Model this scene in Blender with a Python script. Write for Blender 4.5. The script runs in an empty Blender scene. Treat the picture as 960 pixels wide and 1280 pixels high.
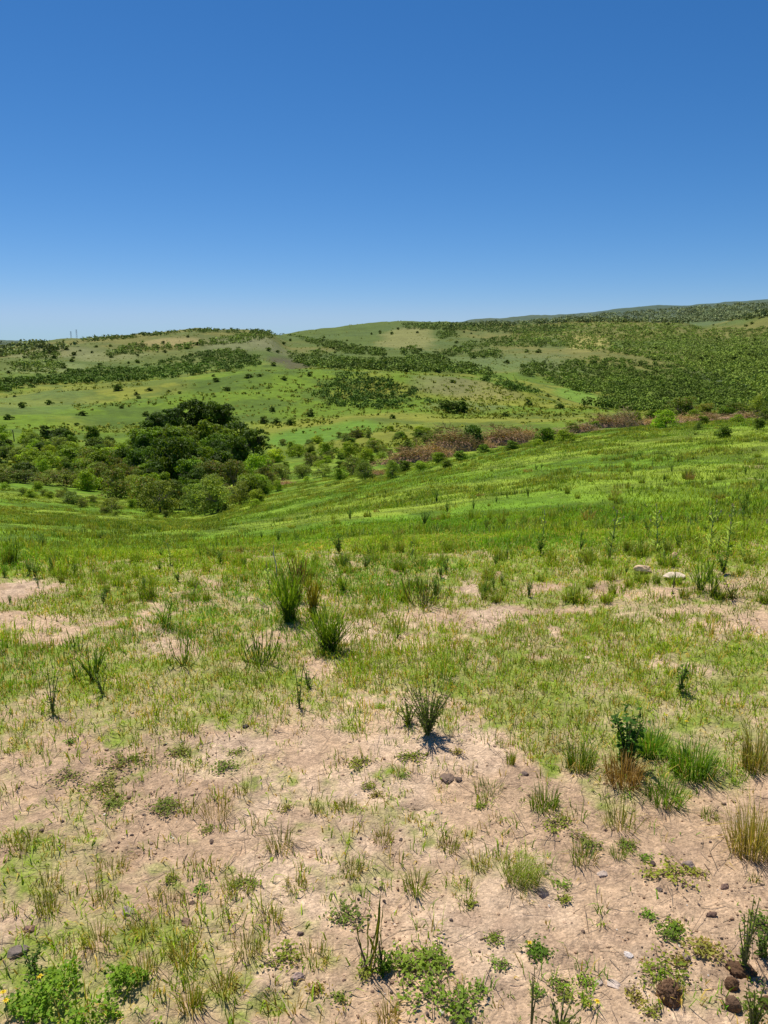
import bpy, math, random
import numpy as np

random.seed(7)
RNG = np.random.default_rng(11)
COL = bpy.context.scene.collection
PI = math.pi
# ------------------------------------------------------------------ camera constants (a phone held at eye height)
EYE = 1.6
PITCH = math.radians(12.3)
F = 961.0
CP, SP = math.cos(PITCH), math.sin(PITCH)

def ray(px, py):
    """azimuth and tangent of elevation of a direction seen in the photograph"""
    u = (np.asarray(px, float) - 480) / F
    v = (640 - np.asarray(py, float)) / F
    fy = CP + v * SP
    return np.arctan2(u, fy), (-SP + v * CP) / np.sqrt(u * u + fy * fy)

# ------------------------------------------------------------------ noise
def _hash(ix, iy, seed):
    h = (ix.astype(np.int64) * 374761393 + iy.astype(np.int64) * 668265263 + seed * 974634777) & 0xffffffff
    h = ((h ^ (h >> 13)) * 1274126177) & 0xffffffff
    h = h ^ (h >> 16)
    return (h & 0xffffff) / float(0xffffff)

def vnoise(x, y, seed=0):
    x0 = np.floor(x); y0 = np.floor(y)
    fx = x - x0; fy = y - y0
    fx = fx * fx * fx * (fx * (fx * 6 - 15) + 10); fy = fy * fy * fy * (fy * (fy * 6 - 15) + 10)
    a = _hash(x0, y0, seed); b = _hash(x0 + 1, y0, seed)
    c = _hash(x0, y0 + 1, seed); d = _hash(x0 + 1, y0 + 1, seed)
    return (a * (1 - fx) + b * fx) * (1 - fy) + (c * (1 - fx) + d * fx) * fy

def fbm(x, y, scale, octs=4, seed=0, gain=0.5):
    """0..1, mean .5"""
    s = 0; a = 1; t = 0; ca, sa = math.cos(.6), math.sin(.6)
    x = np.asarray(x, float) / scale; y = np.asarray(y, float) / scale
    for o in range(octs):
        s = s + a * vnoise(x, y, seed + o * 17); t += a
        a *= gain
        x, y = (x * ca - y * sa) * 2.03 + 3.1, (x * sa + y * ca) * 2.03 + 1.7
    return s / t

def sstep(a, b, x):
    t = np.clip((x - a) / (b - a), 0, 1)
    return t * t * (3 - 2 * t)

# ------------------------------------------------------------------ terrain: stations of distance, each with its line across the view
ST = [
 (1.0,  None, 0.0), (2.0, None, 0.0), (3.2, None, 0.0),
 (6.0,  [(-300,728),(0,720),(240,708),(480,700),(960,690),(1260,688)]),
 (10.0, [(-300,694),(0,688),(240,688),(480,668),(720,655),(960,645),(1260,640)]),
 (20.0, [(-300,658),(0,656),(240,661),(480,627),(720,597),(960,580),(1260,572)]),
 (45.0, [(-300,628),(0,630),(160,640),(240,643),(320,625),(440,600),(600,566),(780,536),(960,524),(1260,516)]),
 (72.0, [(-300,596),(0,601),(160,613),(320,600),(480,583),(640,574),(800,560),(960,540),(1260,530)]),
 (130.,[(-300,566),(0,570),(160,566),(320,566),(480,545),(640,535),(800,530),(960,520),(1260,512)]),
 (200.,[(-300,530),(0,530),(160,534),(320,530),(480,521),(640,520),(800,520),(960,515),(1260,510)]),
 (260.,[(-300,515),(0,506),(160,500),(320,492),(480,496),(640,501),(740,511),(800,515),(960,515),(1260,510)]),
 (320.,[(-300,500),(0,490),(100,479),(200,471),(320,460),(420,463),(520,467),(600,475),(680,488),(740,503),(800,513),(960,515),(1260,510)]),
 (430.,[(-300,500),(0,497),(200,488),(320,480),(480,482),(640,490),(740,505),(800,511),(960,508),(1260,500)]),
 (620.,[(-300,476),(0,472),(100,472),(200,468),(320,457),(480,458),(640,465),(740,478),(850,481),(960,484),(1260,480)]),
 (860.,[(-300,456),(0,452),(160,446),(320,441),(360,450),(480,445),(640,444),(740,446),(850,452),(960,454),(1260,450)]),
 (1120.,[(-300,438),(0,434),(60,428),(120,423),(200,416),(260,412.5),(330,414),(365,431),(480,426),(640,425),(740,426),(800,428),(960,430),(1260,426)]),
 (1520.,[(-300,440),(0,440),(200,427),(330,422),(370,415),(420,408),(500,402),(560,403.5),(600,408),(640,409),(700,404),(760,400),(850,403),(880,408),(920,400),(960,391),(1060,380),(1260,372)]),
 (2100.,[(-300,438),(0,437),(330,428),(500,417),(620,412),(740,409),(850,410),(960,402),(1260,396)]),
 (3300.,[(-300,424),(-100,426),(0,426.5),(60,427.5),(160,431),(330,431),(480,414),(560,408),(600,405),(640,401),(700,396),(760,390),(800,387.5),(850,384),(890,381),(930,378),(960,377),(1060,372),(1260,370)]),
 (5000.,[(-300,436),(480,434),(1260,425)]),
 (9000.,[(-300,433),(480,433),(1260,432)]),
]
RS = np.array([s[0] for s in ST])

def hermite(xs, V, x):
    """monotone cubic through V[...,k] at xs, evaluated at x -> [..., len(x)]"""
    d = np.diff(V, axis=-1) / np.diff(xs)
    m = np.zeros_like(V)
    a, b = d[..., :-1], d[..., 1:]
    ok = a * b > 0
    m[..., 1:-1] = np.where(ok, 2 * a * b / np.where(ok, a + b, 1), 0)
    m[..., 0] = d[..., 0]; m[..., -1] = d[..., -1]
    k = np.clip(np.searchsorted(xs, x) - 1, 0, len(xs) - 2)
    h = xs[k + 1] - xs[k]; t = (x - xs[k]) / h
    return ((2*t**3 - 3*t**2 + 1) * V[..., k] + (t**3 - 2*t**2 + t) * h * m[..., k]
            + (-2*t**3 + 3*t**2) * V[..., k + 1] + (t**3 - t**2) * h * m[..., k + 1])

deg = math.radians
AZ = np.concatenate([np.arange(-180, -60, 8), np.arange(-60, -32, .8), np.arange(-32, 32, .12), np.arange(32, 60, .8), np.arange(60, 181, 8)])
AZ = np.radians(AZ)
LR = np.concatenate([np.array([math.log(.25), math.log(.6)]), np.arange(math.log(.9), math.log(150), .0075), np.arange(math.log(150), math.log(5200), .0085), np.log([6000, 7500, 9000.])])
RR = np.exp(LR)
V = np.zeros((len(AZ), len(ST)))
for k, s in enumerate(ST):
    if s[1] is None:
        V[:, k] = s[2]
    else:
        p = np.array(s[1], float)
        a, t = ray(p[:, 0], p[:, 1])
        prof = hermite(a, t[None, :], np.clip(AZ, a[0], a[-1]))[0]
        V[:, k] = EYE + prof * s[0]
Z = hermite(np.log(RS), V, np.clip(LR, 0, math.log(9000)))
AA, RG = np.meshgrid(AZ, RR, indexing='ij')
XX = RG * np.sin(AA); YY = RG * np.cos(AA)
# relief, growing with distance
Z = Z + (fbm(XX, YY, .5, 4, 3) - .5) * .035 * sstep(.8, 1.6, RG) + (fbm(XX, YY, .16, 5, 5, .65) - .5) * .036 * (1 - sstep(6, 9, RG))
Z = Z + (fbm(XX, YY, 4, 4, 9) - .5) * .22 * sstep(5, 14, RG)
Z = Z + (fbm(XX, YY, 22, 4, 21) - .5) * 2.2 * sstep(50, 150, RG)
Z = Z + (fbm(XX, YY, 95, 4, 31) - .5) * 10 * sstep(200, 420, RG)
Z = Z + (fbm(XX, YY, 260, 4, 37) - .5) * 13 * sstep(650, 1300, RG)
Z = Z + (fbm(XX, YY, 420, 4, 39, .6) - .5) * 42 * sstep(2300, 3000, RG)

# hoof-sized dents in the soft sandy soil
_rh = np.random.default_rng(5)
_near = (RG < 4.6) & (np.abs(AA) < .75)
for _k in range(90):
    _r = math.sqrt(_rh.uniform(1.4, 20)); _a = _rh.uniform(-.6, .6); _x, _y = _r * math.sin(_a), _r * math.cos(_a); _w = _rh.uniform(.03, .065); _t = _rh.uniform(0, PI)
    _dx, _dy = XX[_near] - _x, YY[_near] - _y
    _u = (_dx * math.cos(_t) + _dy * math.sin(_t)) / _w; _v = (-_dx * math.sin(_t) + _dy * math.cos(_t)) / (_w * _rh.uniform(.6, .9)); _q = np.sqrt(_u * _u + _v * _v)
    Z[_near] += _rh.uniform(.006, .017) * (-np.exp(-_q ** 3 * 1.2) + .55 * np.exp(-((_q - 1.3) / .3) ** 2))

def height(x, y):
    x = np.asarray(x, float); y = np.asarray(y, float)
    a = np.arctan2(x, y); l = np.log(np.maximum(np.hypot(x, y), .26))
    i = np.clip(np.searchsorted(AZ, a) - 1, 0, len(AZ) - 2); j = np.clip(np.searchsorted(LR, l) - 1, 0, len(LR) - 2)
    fa = (a - AZ[i]) / (AZ[i + 1] - AZ[i]); fl = (np.exp(l) - RR[j]) / (RR[j + 1] - RR[j])
    return (Z[i, j] * (1 - fa) + Z[i + 1, j] * fa) * (1 - fl) + (Z[i, j + 1] * (1 - fa) + Z[i + 1, j + 1] * fa) * fl

TT = (Z - EYE) / RG
def ground(px, py, rmin=0):
    """where the line of sight through a photo position meets the land: x, y, z, slant distance"""
    a, t = ray(px, py); a = float(a); t = float(t)
    i = int(np.clip(np.searchsorted(AZ, a) - 1, 0, len(AZ) - 2)); fa = (a - AZ[i]) / (AZ[i + 1] - AZ[i])
    c = TT[i] * (1 - fa) + TT[i + 1] * fa
    hit = np.nonzero((c >= t) & (RR > rmin))[0]
    if len(hit) == 0: return None
    j = max(int(hit[0]), 1)
    c0, c1 = c[j - 1], c[j]
    f = min(max((t - c0) / (c1 - c0 + 1e-12), 0), 1) if c0 < t else 0
    r = RR[j - 1] + (RR[j] - RR[j - 1]) * f
    x, y = r * math.sin(a), r * math.cos(a)
    z = float(height(x, y))
    return x, y, z, math.sqrt(r * r + (z - EYE) ** 2)

# ------------------------------------------------------------------ bare soil layout (fixed patches on the ground)
BARE = [(830,1120,190,120,.75),(760,1190,260,100,.8),(620,1010,170,40,.35),(600,940,110,24,.6),(500,935,90,22,.4),(330,935,120,22,.3),(80,965,130,34,.42),(230,985,150,30,.3),
        (400,1050,110,45,.15),(620,1160,120,80,.5),(950,1040,90,60,.8),(600,779,95,8,1.0),(520,784,60,7,.6),(490,800,70,9,.5),(590,742,48,6,1.0),(670,737,35,5,.9),(765,738,38,6,1.0),(850,772,50,7,.8),(925,769,45,6,.9),
        (870,740,50,5,.8),(20,735,45,7,1.1),(15,770,50,12,1.1),(50,790,55,7,.9),(120,783,50,6,.7),(25,805,45,9,.9),(450,838,50,7,.8),(360,800,30,10,.7),(190,808,60,6,.5),(300,870,70,8,.4),(950,862,30,14,.7),(820,880,50,9,.4),
        (560,880,60,8,.3),(955,585,12,12,1.0),(960,600,10,8,.8),(680,940,60,18,.4)]
LUSH = [(890,940,110,45,1.1),(760,950,60,45,.6),(90,1255,100,48,.9),(600,1000,40,30,.2),(130,1100,150,60,.4),(250,1180,160,70,.55),(100,1180,140,50,.5),(740,850,220,45,.5),(560,840,120,30,.4),(260,860,180,40,.4),(480,900,60,16,.4)]
def blobs(lst):
    out = []
    for (px, py, rx, ry, s) in lst:
        g = ground(px, py); g1 = ground(px + 10, py)
        up = ground(px, py - ry); dn = ground(px, min(py + ry, 1300))
        wx = math.dist(g[:2], g1[:2]) * rx / 10; wy = math.dist(up[:2], dn[:2]) / 2
        out.append((g[0], g[1], wx, max(wy, .08), s))
    return out
BB, LB = blobs(BARE), blobs(LUSH)
def bareness(x, y):
    r = np.hypot(x, y)
    b = np.interp(r, [0, 2.2, 2.9, 3.5, 4.5, 5.6, 6.6, 8, 12], [.50, .48, .38, .12, .03, .0, -.06, -.2, -.5])
    wx = x + (fbm(x, y, .5, 3, 41) - .5) * .5; wy = y + (fbm(x, y, .5, 3, 43) - .5) * .5
    e = np.zeros_like(b)
    for (cx, cy, rx, ry, s) in BB:
        q = ((wx - cx) / rx) ** 2 + ((wy - cy) / ry) ** 2
        e = np.maximum(e, s * np.exp(-q * .9))
    g = np.zeros_like(b)
    for (cx, cy, rx, ry, s) in LB:
        q = ((wx - cx) / rx) ** 2 + ((wy - cy) / ry) ** 2
        g = np.maximum(g, s * np.exp(-q * .9))
    n = fbm(x, y, .36, 5, 51, .65) - .5; n2 = fbm(x, y, .07, 3, 57, .6) - .5
    return np.clip(b + .75 * e - .8 * g + n * 1.25 + n2 * .9, 0, 1)

# ------------------------------------------------------------------ mesh helpers
def link(o, parent=None):
    COL.objects.link(o)
    if parent is not None: o.parent = parent
    return o

def np_mesh(name, verts, loops, counts, tint=None, mat=None, smooth=False):
    me = bpy.data.meshes.new(name)
    verts = np.ascontiguousarray(verts, np.float32); loops = np.ascontiguousarray(loops, np.int32); counts = np.ascontiguousarray(counts, np.int32)
    me.vertices.add(len(verts)); me.vertices.foreach_set('co', verts.ravel())
    me.loops.add(len(loops)); me.loops.foreach_set('vertex_index', loops)
    me.polygons.add(len(counts))
    st = np.zeros(len(counts), np.int32); st[1:] = np.cumsum(counts)[:-1]
    me.polygons.foreach_set('loop_start', st)
    me.polygons.foreach_set('use_smooth', np.full(len(counts), smooth, bool))
    if tint is not None:
        at = me.attributes.new('tint', 'FLOAT_COLOR', 'POINT')
        c = np.ones((len(verts), 4), np.float32); c[:, :3] = tint
        at.data.foreach_set('color', c.ravel())
    me.update(calc_edges=True)
    if mat: me.materials.append(mat)
    return me

class Buf:
    def __init__(s): s.v = []; s.l = []; s.c = []; s.t = []; s.n = 0
    def add(s, v, l, c, t):
        s.v.append(v); s.l.append(np.asarray(l) + s.n); s.c.append(c); s.t.append(np.broadcast_to(t, v.shape)); s.n += len(v)
    def mesh(s, name, mat, smooth=False):
        return np_mesh(name, np.concatenate(s.v), np.concatenate(s.l), np.concatenate(s.c), np.concatenate(s.t), mat, smooth)

def blades(buf, base, az, lean, h, w, col, tipcol=None, bend=.35, rng=RNG):
    """curved grass blades: 5 vertices, a quad and a triangle each"""
    N = len(h)
    d = np.stack([np.sin(az), np.cos(az), np.zeros(N)], 1)
    fa = rng.uniform(0, 2 * PI, N)
    s = np.stack([np.cos(fa), np.sin(fa), np.zeros(N)], 1) * w[:, None] * .5
    up = np.array([0, 0, 1.0])
    m = base + d * (lean * h * bend)[:, None] + up * (h * .58)[:, None]
    L = np.sqrt(np.maximum(1 - np.minimum(lean, .95) ** 2, .05))
    t = base + d * (lean * h)[:, None] + up * (h * L)[:, None]
    v = np.stack([base - s, base + s, m + s * .8, m - s * .8, t], 1).reshape(-1, 3)
    i = np.arange(N)[:, None] * 5
    l = np.concatenate([i, i + 1, i + 2, i + 3, i + 3, i + 2, i + 4], 1).ravel()
    c = np.tile([4, 3], N)
    tc = col if tipcol is None else tipcol
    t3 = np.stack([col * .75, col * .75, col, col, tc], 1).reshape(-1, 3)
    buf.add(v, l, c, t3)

def cards(buf, cen, nor, size, col, aspect=.6, rng=RNG):
    """leaf shaped faces (four corners, slightly folded)"""
    N = len(cen)
    nor = nor / (np.linalg.norm(nor, axis=1, keepdims=True) + 1e-9)
    r = rng.normal(size=(N, 3)); u = np.cross(nor, r); u /= (np.linalg.norm(u, axis=1, keepdims=True) + 1e-9)
    w = np.cross(nor, u)
    s = size[:, None] * .5; k = s * aspect
    v = np.stack([cen - u * s, cen + w * k + nor * k * .25, cen + u * s, cen - w * k + nor * k * .25], 1).reshape(-1, 3)
    i = np.arange(N)[:, None] * 4
    l = (i + np.array([0, 1, 2, 3])).ravel()
    buf.add(v, l, np.full(N, 4), np.repeat(col, 4, axis=0))

def tube(buf, pts, rad, col, sides=4):
    pts = np.asarray(pts, float); K = len(pts); rad = np.broadcast_to(np.asarray(rad, float), (K,))
    d = np.gradient(pts, axis=0); d /= (np.linalg.norm(d, axis=1, keepdims=True) + 1e-9)
    ref = np.array([.37, .91, .17]); a = np.cross(d, ref); a /= (np.linalg.norm(a, axis=1, keepdims=True) + 1e-9); b = np.cross(d, a)
    th = np.arange(sides) * 2 * PI / sides
    v = (pts[:, None] + rad[:, None, None] * (np.cos(th)[None, :, None] * a[:, None] + np.sin(th)[None, :, None] * b[:, None])).reshape(-1, 3)
    l = []; c = []
    for k in range(K - 1):
        for s in range(sides):
            s2 = (s + 1) % sides
            l += [k*sides+s, k*sides+s2, (k+1)*sides+s2, (k+1)*sides+s]; c.append(4)
    l += list(range((K-1)*sides, K*sides)); c.append(sides)
    l += list(range(sides - 1, -1, -1)); c.append(sides)
    buf.add(v, l, np.array(c), np.asarray(col, float)[None, :])

_ICO = {}
def ico(sub):
    if sub not in _ICO:
        import bmesh
        bm = bmesh.new(); bmesh.ops.create_icosphere(bm, subdivisions=sub, radius=1)
        bm.verts.ensure_lookup_table()
        _ICO[sub] = (np.array([v.co[:] for v in bm.verts]), np.array([[v.index for v in f.verts] for f in bm.faces])); bm.free()
    return _ICO[sub]

def lump(buf, cen, scale, col, sub=3, rough=.25, freq=1.6, seed=0, flat=.0):
    v, f = ico(sub); v = v.copy()
    n = fbm(v[:, 0] + v[:, 2] * .7, v[:, 1] - v[:, 2] * .6, 1 / freq, 3, seed) - .5
    n2 = fbm(v[:, 1] * 1.1 + v[:, 2], v[:, 0] + v[:, 1] * .3, .35 / freq, 3, seed + 5) - .5
    v = v * (1 + n * rough * 2 + n2 * rough * .7)[:, None]
    # planar knocks give broken faces
    rr = np.random.default_rng(seed + 99)
    for q in range(int(flat)):
        p = rr.normal(size=3); p /= np.linalg.norm(p); dd = rr.uniform(.6, .85)
        e = v @ p - dd; v = v - np.where(e > 0, e, 0)[:, None] * p * .9
    v = v * np.asarray(scale) + np.asarray(cen)
    buf.add(v, f.ravel(), np.full(len(f), 3), np.asarray(col, float)[None, :])

# ------------------------------------------------------------------ materials
def nodes(name):
    m = bpy.data.materials.new(name); m.use_nodes = True
    nt = m.node_tree; nt.nodes.clear()
    return m, nt, nt.nodes, nt.links

def mixrgb(N, L, typ, fac, a, b):
    n = N.new('ShaderNodeMix'); n.data_type = 'RGBA'; n.blend_type = typ
    for sock, val in ((n.inputs[0], fac), (n.inputs[6], a), (n.inputs[7], b)):
        if isinstance(val, bpy.types.NodeSocket): L.new(val, sock)
        elif isinstance(val, (int, float)): sock.default_value = val
        else: sock.default_value = (*val, 1)
    return n.outputs[2]

def foliage_mat(name, trans=.35, rough=.65, nscale=3.0, lift=0.0):
    m, nt, N, L = nodes(name)
    out = N.new('ShaderNodeOutputMaterial')
    at = N.new('ShaderNodeAttribute'); at.attribute_name = 'tint'
    oi = N.new('ShaderNodeObjectInfo')
    geo = N.new('ShaderNodeNewGeometry')
    no = N.new('ShaderNodeTexNoise'); no.inputs['Scale'].default_value = nscale; L.new(geo.outputs['Position'], no.inputs['Vector'])
    mr = N.new('ShaderNodeMapRange'); mr.inputs[1].default_value = .3; mr.inputs[2].default_value = .7; mr.inputs[3].default_value = .78; mr.inputs[4].default_value = 1.2
    L.new(no.outputs['Fac'], mr.inputs[0])
    c = mixrgb(N, L, 'MULTIPLY', 1.0, at.outputs['Color'], oi.outputs['Color'])
    sc = N.new('ShaderNodeVectorMath'); sc.operation = 'SCALE'; L.new(c, sc.inputs[0]); L.new(mr.outputs[0], sc.inputs['Scale'])
    col = sc.outputs[0]
    b = N.new('ShaderNodeBsdfPrincipled'); b.inputs['Roughness'].default_value = rough; b.inputs['Specular IOR Level'].default_value = .14
    col = mixrgb(N, L, 'MULTIPLY', 1.0, col, (1.2, 1.08, .52))
    L.new(col, b.inputs['Base Color'])
    t = N.new('ShaderNodeBsdfTranslucent')
    tc = mixrgb(N, L, 'MULTIPLY', 1.0, col, (1.35, 1.25, .55)); L.new(tc, t.inputs['Color'])
    mx = N.new('ShaderNodeMixShader'); mx.inputs[0].default_value = trans
    L.new(b.outputs[0], mx.inputs[1]); L.new(t.outputs[0], mx.inputs[2]); L.new(mx.outputs[0], out.inputs[0])
    if lift:      # shading normals tipped upward, so foliage looks brighter and more evenly lit
        va = N.new('ShaderNodeVectorMath'); va.operation = 'ADD'; vs = N.new('ShaderNodeVectorMath'); vs.operation = 'SCALE'; vs.inputs['Scale'].default_value = 1 - lift
        L.new(geo.outputs['Normal'], vs.inputs[0]); L.new(vs.outputs[0], va.inputs[0]); va.inputs[1].default_value = (0, 0, lift)
        vn = N.new('ShaderNodeVectorMath'); vn.operation = 'NORMALIZE'; L.new(va.outputs[0], vn.inputs[0]); L.new(vn.outputs[0], b.inputs['Normal'])
    return m

def solid_mat(name, nscale=30, rough=.85, bump=.4, dist=.01, lo=.7, hi=1.25, tintcol=(1, 1, 1)):
    m, nt, N, L = nodes(name)
    out = N.new('ShaderNodeOutputMaterial')
    at = N.new('ShaderNodeAttribute'); at.attribute_name = 'tint'
    oi = N.new('ShaderNodeObjectInfo')
    tc = N.new('ShaderNodeTexCoord')
    no = N.new('ShaderNodeTexNoise'); no.inputs['Scale'].default_value = nscale; no.inputs['Detail'].default_value = 5; no.inputs['Roughness'].default_value = .65
    L.new(tc.outputs['Object'], no.inputs['Vector'])
    mr = N.new('ShaderNodeMapRange'); mr.inputs[1].default_value = .3; mr.inputs[2].default_value = .7; mr.inputs[3].default_value = lo; mr.inputs[4].default_value = hi
    L.new(no.outputs['Fac'], mr.inputs[0])
    c = mixrgb(N, L, 'MULTIPLY', 1.0, at.outputs['Color'], oi.outputs['Color'])
    c = mixrgb(N, L, 'MULTIPLY', 1.0, c, tintcol)
    sc = N.new('ShaderNodeVectorMath'); sc.operation = 'SCALE'; L.new(c, sc.inputs[0]); L.new(mr.outputs[0], sc.inputs['Scale'])
    b = N.new('ShaderNodeBsdfPrincipled'); b.inputs['Roughness'].default_value = rough; b.inputs['Specular IOR Level'].default_value = .3
    L.new(sc.outputs[0], b.inputs['Base Color'])
    bp = N.new('ShaderNodeBump'); bp.inputs['Strength'].default_value = bump; bp.inputs['Distance'].default_value = dist
    L.new(no.outputs['Fac'], bp.inputs['Height']); L.new(bp.outputs[0], b.inputs['Normal'])
    L.new(b.outputs[0], out.inputs[0])
    return m

M_GRASS = foliage_mat('grass_blades', .38, .6, 2.0, .62)
M_LEAF = foliage_mat('leaves', .35, .6, .5, .3)
M_FARLEAF = foliage_mat('far_leaves', .14, .85, .02, .45)
M_STEM = solid_mat('woody_stems', 40, .8, .3, .004)
M_ROCK = solid_mat('stone', 18, .85, .8, .02, .6, 1.3)
M_DUNG = solid_mat('dried_dung', 22, .8, 1.0, .02, .45, 1.5)
M_TWIG = solid_mat('dead_wood', 6, .9, .3, .01, tintcol=(1.05, 1, .82))
M_EARTH = solid_mat('heaped_earth', 4, .95, 1.0, .08)
M_PETAL = solid_mat('petals', 30, .6, .1, .002, .95, 1.05)
M_STEEL = solid_mat('galvanised_steel', .5, .6, .1, .01)

def ground_mat(name, far):
    m, nt, N, L = nodes(name)
    out = N.new('ShaderNodeOutputMaterial')
    at = N.new('ShaderNodeAttribute'); at.attribute_name = 'tint'
    geo = N.new('ShaderNodeNewGeometry'); P = geo.outputs['Position']
    b = N.new('ShaderNodeBsdfPrincipled'); b.inputs['Roughness'].default_value = .95; b.inputs['Specular IOR Level'].default_value = .15
    def noise(scale, det=4, rough=.6):
        n = N.new('ShaderNodeTexNoise'); n.inputs['Scale'].default_value = scale; n.inputs['Detail'].default_value = det; n.inputs['Roughness'].default_value = rough
        L.new(P, n.inputs['Vector']); return n.outputs['Fac']
    def rng_(s, a, b_, lo, hi):
        r = N.new('ShaderNodeMapRange'); r.inputs[1].default_value = a; r.inputs[2].default_value = b_; r.inputs[3].default_value = lo; r.inputs[4].default_value = hi
        L.new(s, r.inputs[0]); return r.outputs[0]
    def scale(c, s):
        v = N.new('ShaderNodeVectorMath'); v.operation = 'SCALE'; L.new(c, v.inputs[0]); L.new(s, v.inputs['Scale']); return v.outputs[0]
    if not far:
        n1 = noise(38, 6, .7); n2 = noise(160, 3, .6); n3 = noise(5, 4)
        vo = N.new('ShaderNodeTexVoronoi'); vo.inputs['Scale'].default_value = 120; L.new(P, vo.inputs['Vector'])
        vc = N.new('ShaderNodeSeparateColor'); L.new(vo.outputs['Color'], vc.inputs[0])
        c = scale(at.outputs['Color'], rng_(n1, .3, .7, .70, 1.24))
        c = scale(c, rng_(n2, .3, .7, .82, 1.18))
        c = scale(c, rng_(n3, .3, .7, .88, 1.12))
        c = scale(c, rng_(vc.outputs[0], 0, 1, .84, 1.16))
        c = scale(c, rng_(noise(14, 5, .7), .3, .7, .84, 1.14))
        L.new(c, b.inputs['Base Color'])
        ad = N.new('ShaderNodeMath'); ad.operation = 'ADD'; L.new(n1, ad.inputs[0])
        mu = N.new('ShaderNodeMath'); mu.operation = 'MULTIPLY'; mu.inputs[1].default_value = -.22; L.new(vo.outputs['Distance'], mu.inputs[0]); L.new(mu.outputs[0], ad.inputs[1])
        bp = N.new('ShaderNodeBump'); bp.inputs['Strength'].default_value = .9; bp.inputs['Distance'].default_value = .014
        L.new(ad.outputs[0], bp.inputs['Height']); L.new(bp.outputs[0], b.inputs['Normal'])
    else:
        n1 = noise(.35, 6, .75); n2 = noise(.045, 5, .65)
        c = scale(at.outputs['Color'], rng_(n1, .3, .7, .72, 1.26))
        c = scale(c, rng_(n2, .3, .7, .84, 1.14))
        L.new(c, b.inputs['Base Color'])
        bp = N.new('ShaderNodeBump'); bp.inputs['Strength'].default_value = .6; bp.inputs['Distance'].default_value = .8
        L.new(n1, bp.inputs['Height']); L.new(bp.outputs[0], b.inputs['Normal'])
    L.new(b.outputs[0], out.inputs[0])
    return m

# ------------------------------------------------------------------ tags
def tag(o, label=None, cat=None, group=None, kind=None):
    if label: o['label'] = label
    if cat: o['category'] = cat
    if group: o['group'] = group
    if kind: o['kind'] = kind
    return o

def obj(name, me, parent=None, loc=(0, 0, 0)):
    o = bpy.data.objects.new(name, me); o.location = loc
    return link(o, parent)

def thing(name, loc, rz=0, s=1.0, label=None, cat=None, group=None):
    o = bpy.data.objects.new(name, None); o.empty_display_size = .1
    o.location = loc; o.rotation_euler = (0, 0, rz); o.scale = (s, s, s) if not isinstance(s, tuple) else s
    link(o); tag(o, label, cat, group); return o

# ------------------------------------------------------------------ ground colours
def lerp(a, b, t): return a + (b - a) * t[..., None]
C = lambda *c: np.array(c, float)
HILL_PATCH = [  # dry or dark patches on the hills: px, py, rx, ry, colour, strength
    (215,428,36,5,C(.33,.27,.10),.9),(130,446,30,6,C(.24,.25,.09),.7),(60,462,40,5,C(.22,.26,.08),.7),(70,443,45,6,C(.25,.25,.11),.5),
    (300,431,40,7,C(.19,.2,.08),.8),(340,430,20,6,C(.2,.2,.09),.6),(358,453,22,6,C(.10,.095,.04),1.0),(372,458,14,4,C(.11,.10,.045),.8),(510,425,30,12,C(.26,.25,.08),.8),(735,430,24,8,C(.36,.32,.09),.9),
    (600,488,45,12,C(.27,.25,.07),.8),(560,478,35,8,C(.2,.2,.07),.7),(720,492,24,8,C(.18,.30,.035),.9),(390,545,60,16,C(.13,.245,.022),1.1),(440,535,40,10,C(.14,.25,.022),1.0),
    (640,450,70,12,C(.16,.2,.07),.5),(900,398,50,8,C(.12,.17,.05),.6),(930,470,60,20,C(.09,.13,.06),.7),(580,508,50,8,C(.17,.19,.06),.6),(40,500,60,10,C(.14,.2,.05),.5)]
HP = []
for (px, py, rx, ry, c, s) in HILL_PATCH:
    g = ground(px, py)
    if g is None: continue
    r = math.hypot(g[0], g[1]); a = math.atan2(g[0], g[1])
    u = ground(px, py - ry); d = ground(px, py + ry)
    ru = math.hypot(*u[:2]) if u else r * 1.2; rd = math.hypot(*d[:2]) if d else r * .85
    HP.append((g[0], g[1], rx / F * r, min(max(abs(ru - rd) / 2, 6), r * .16), c, s, a))
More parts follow.
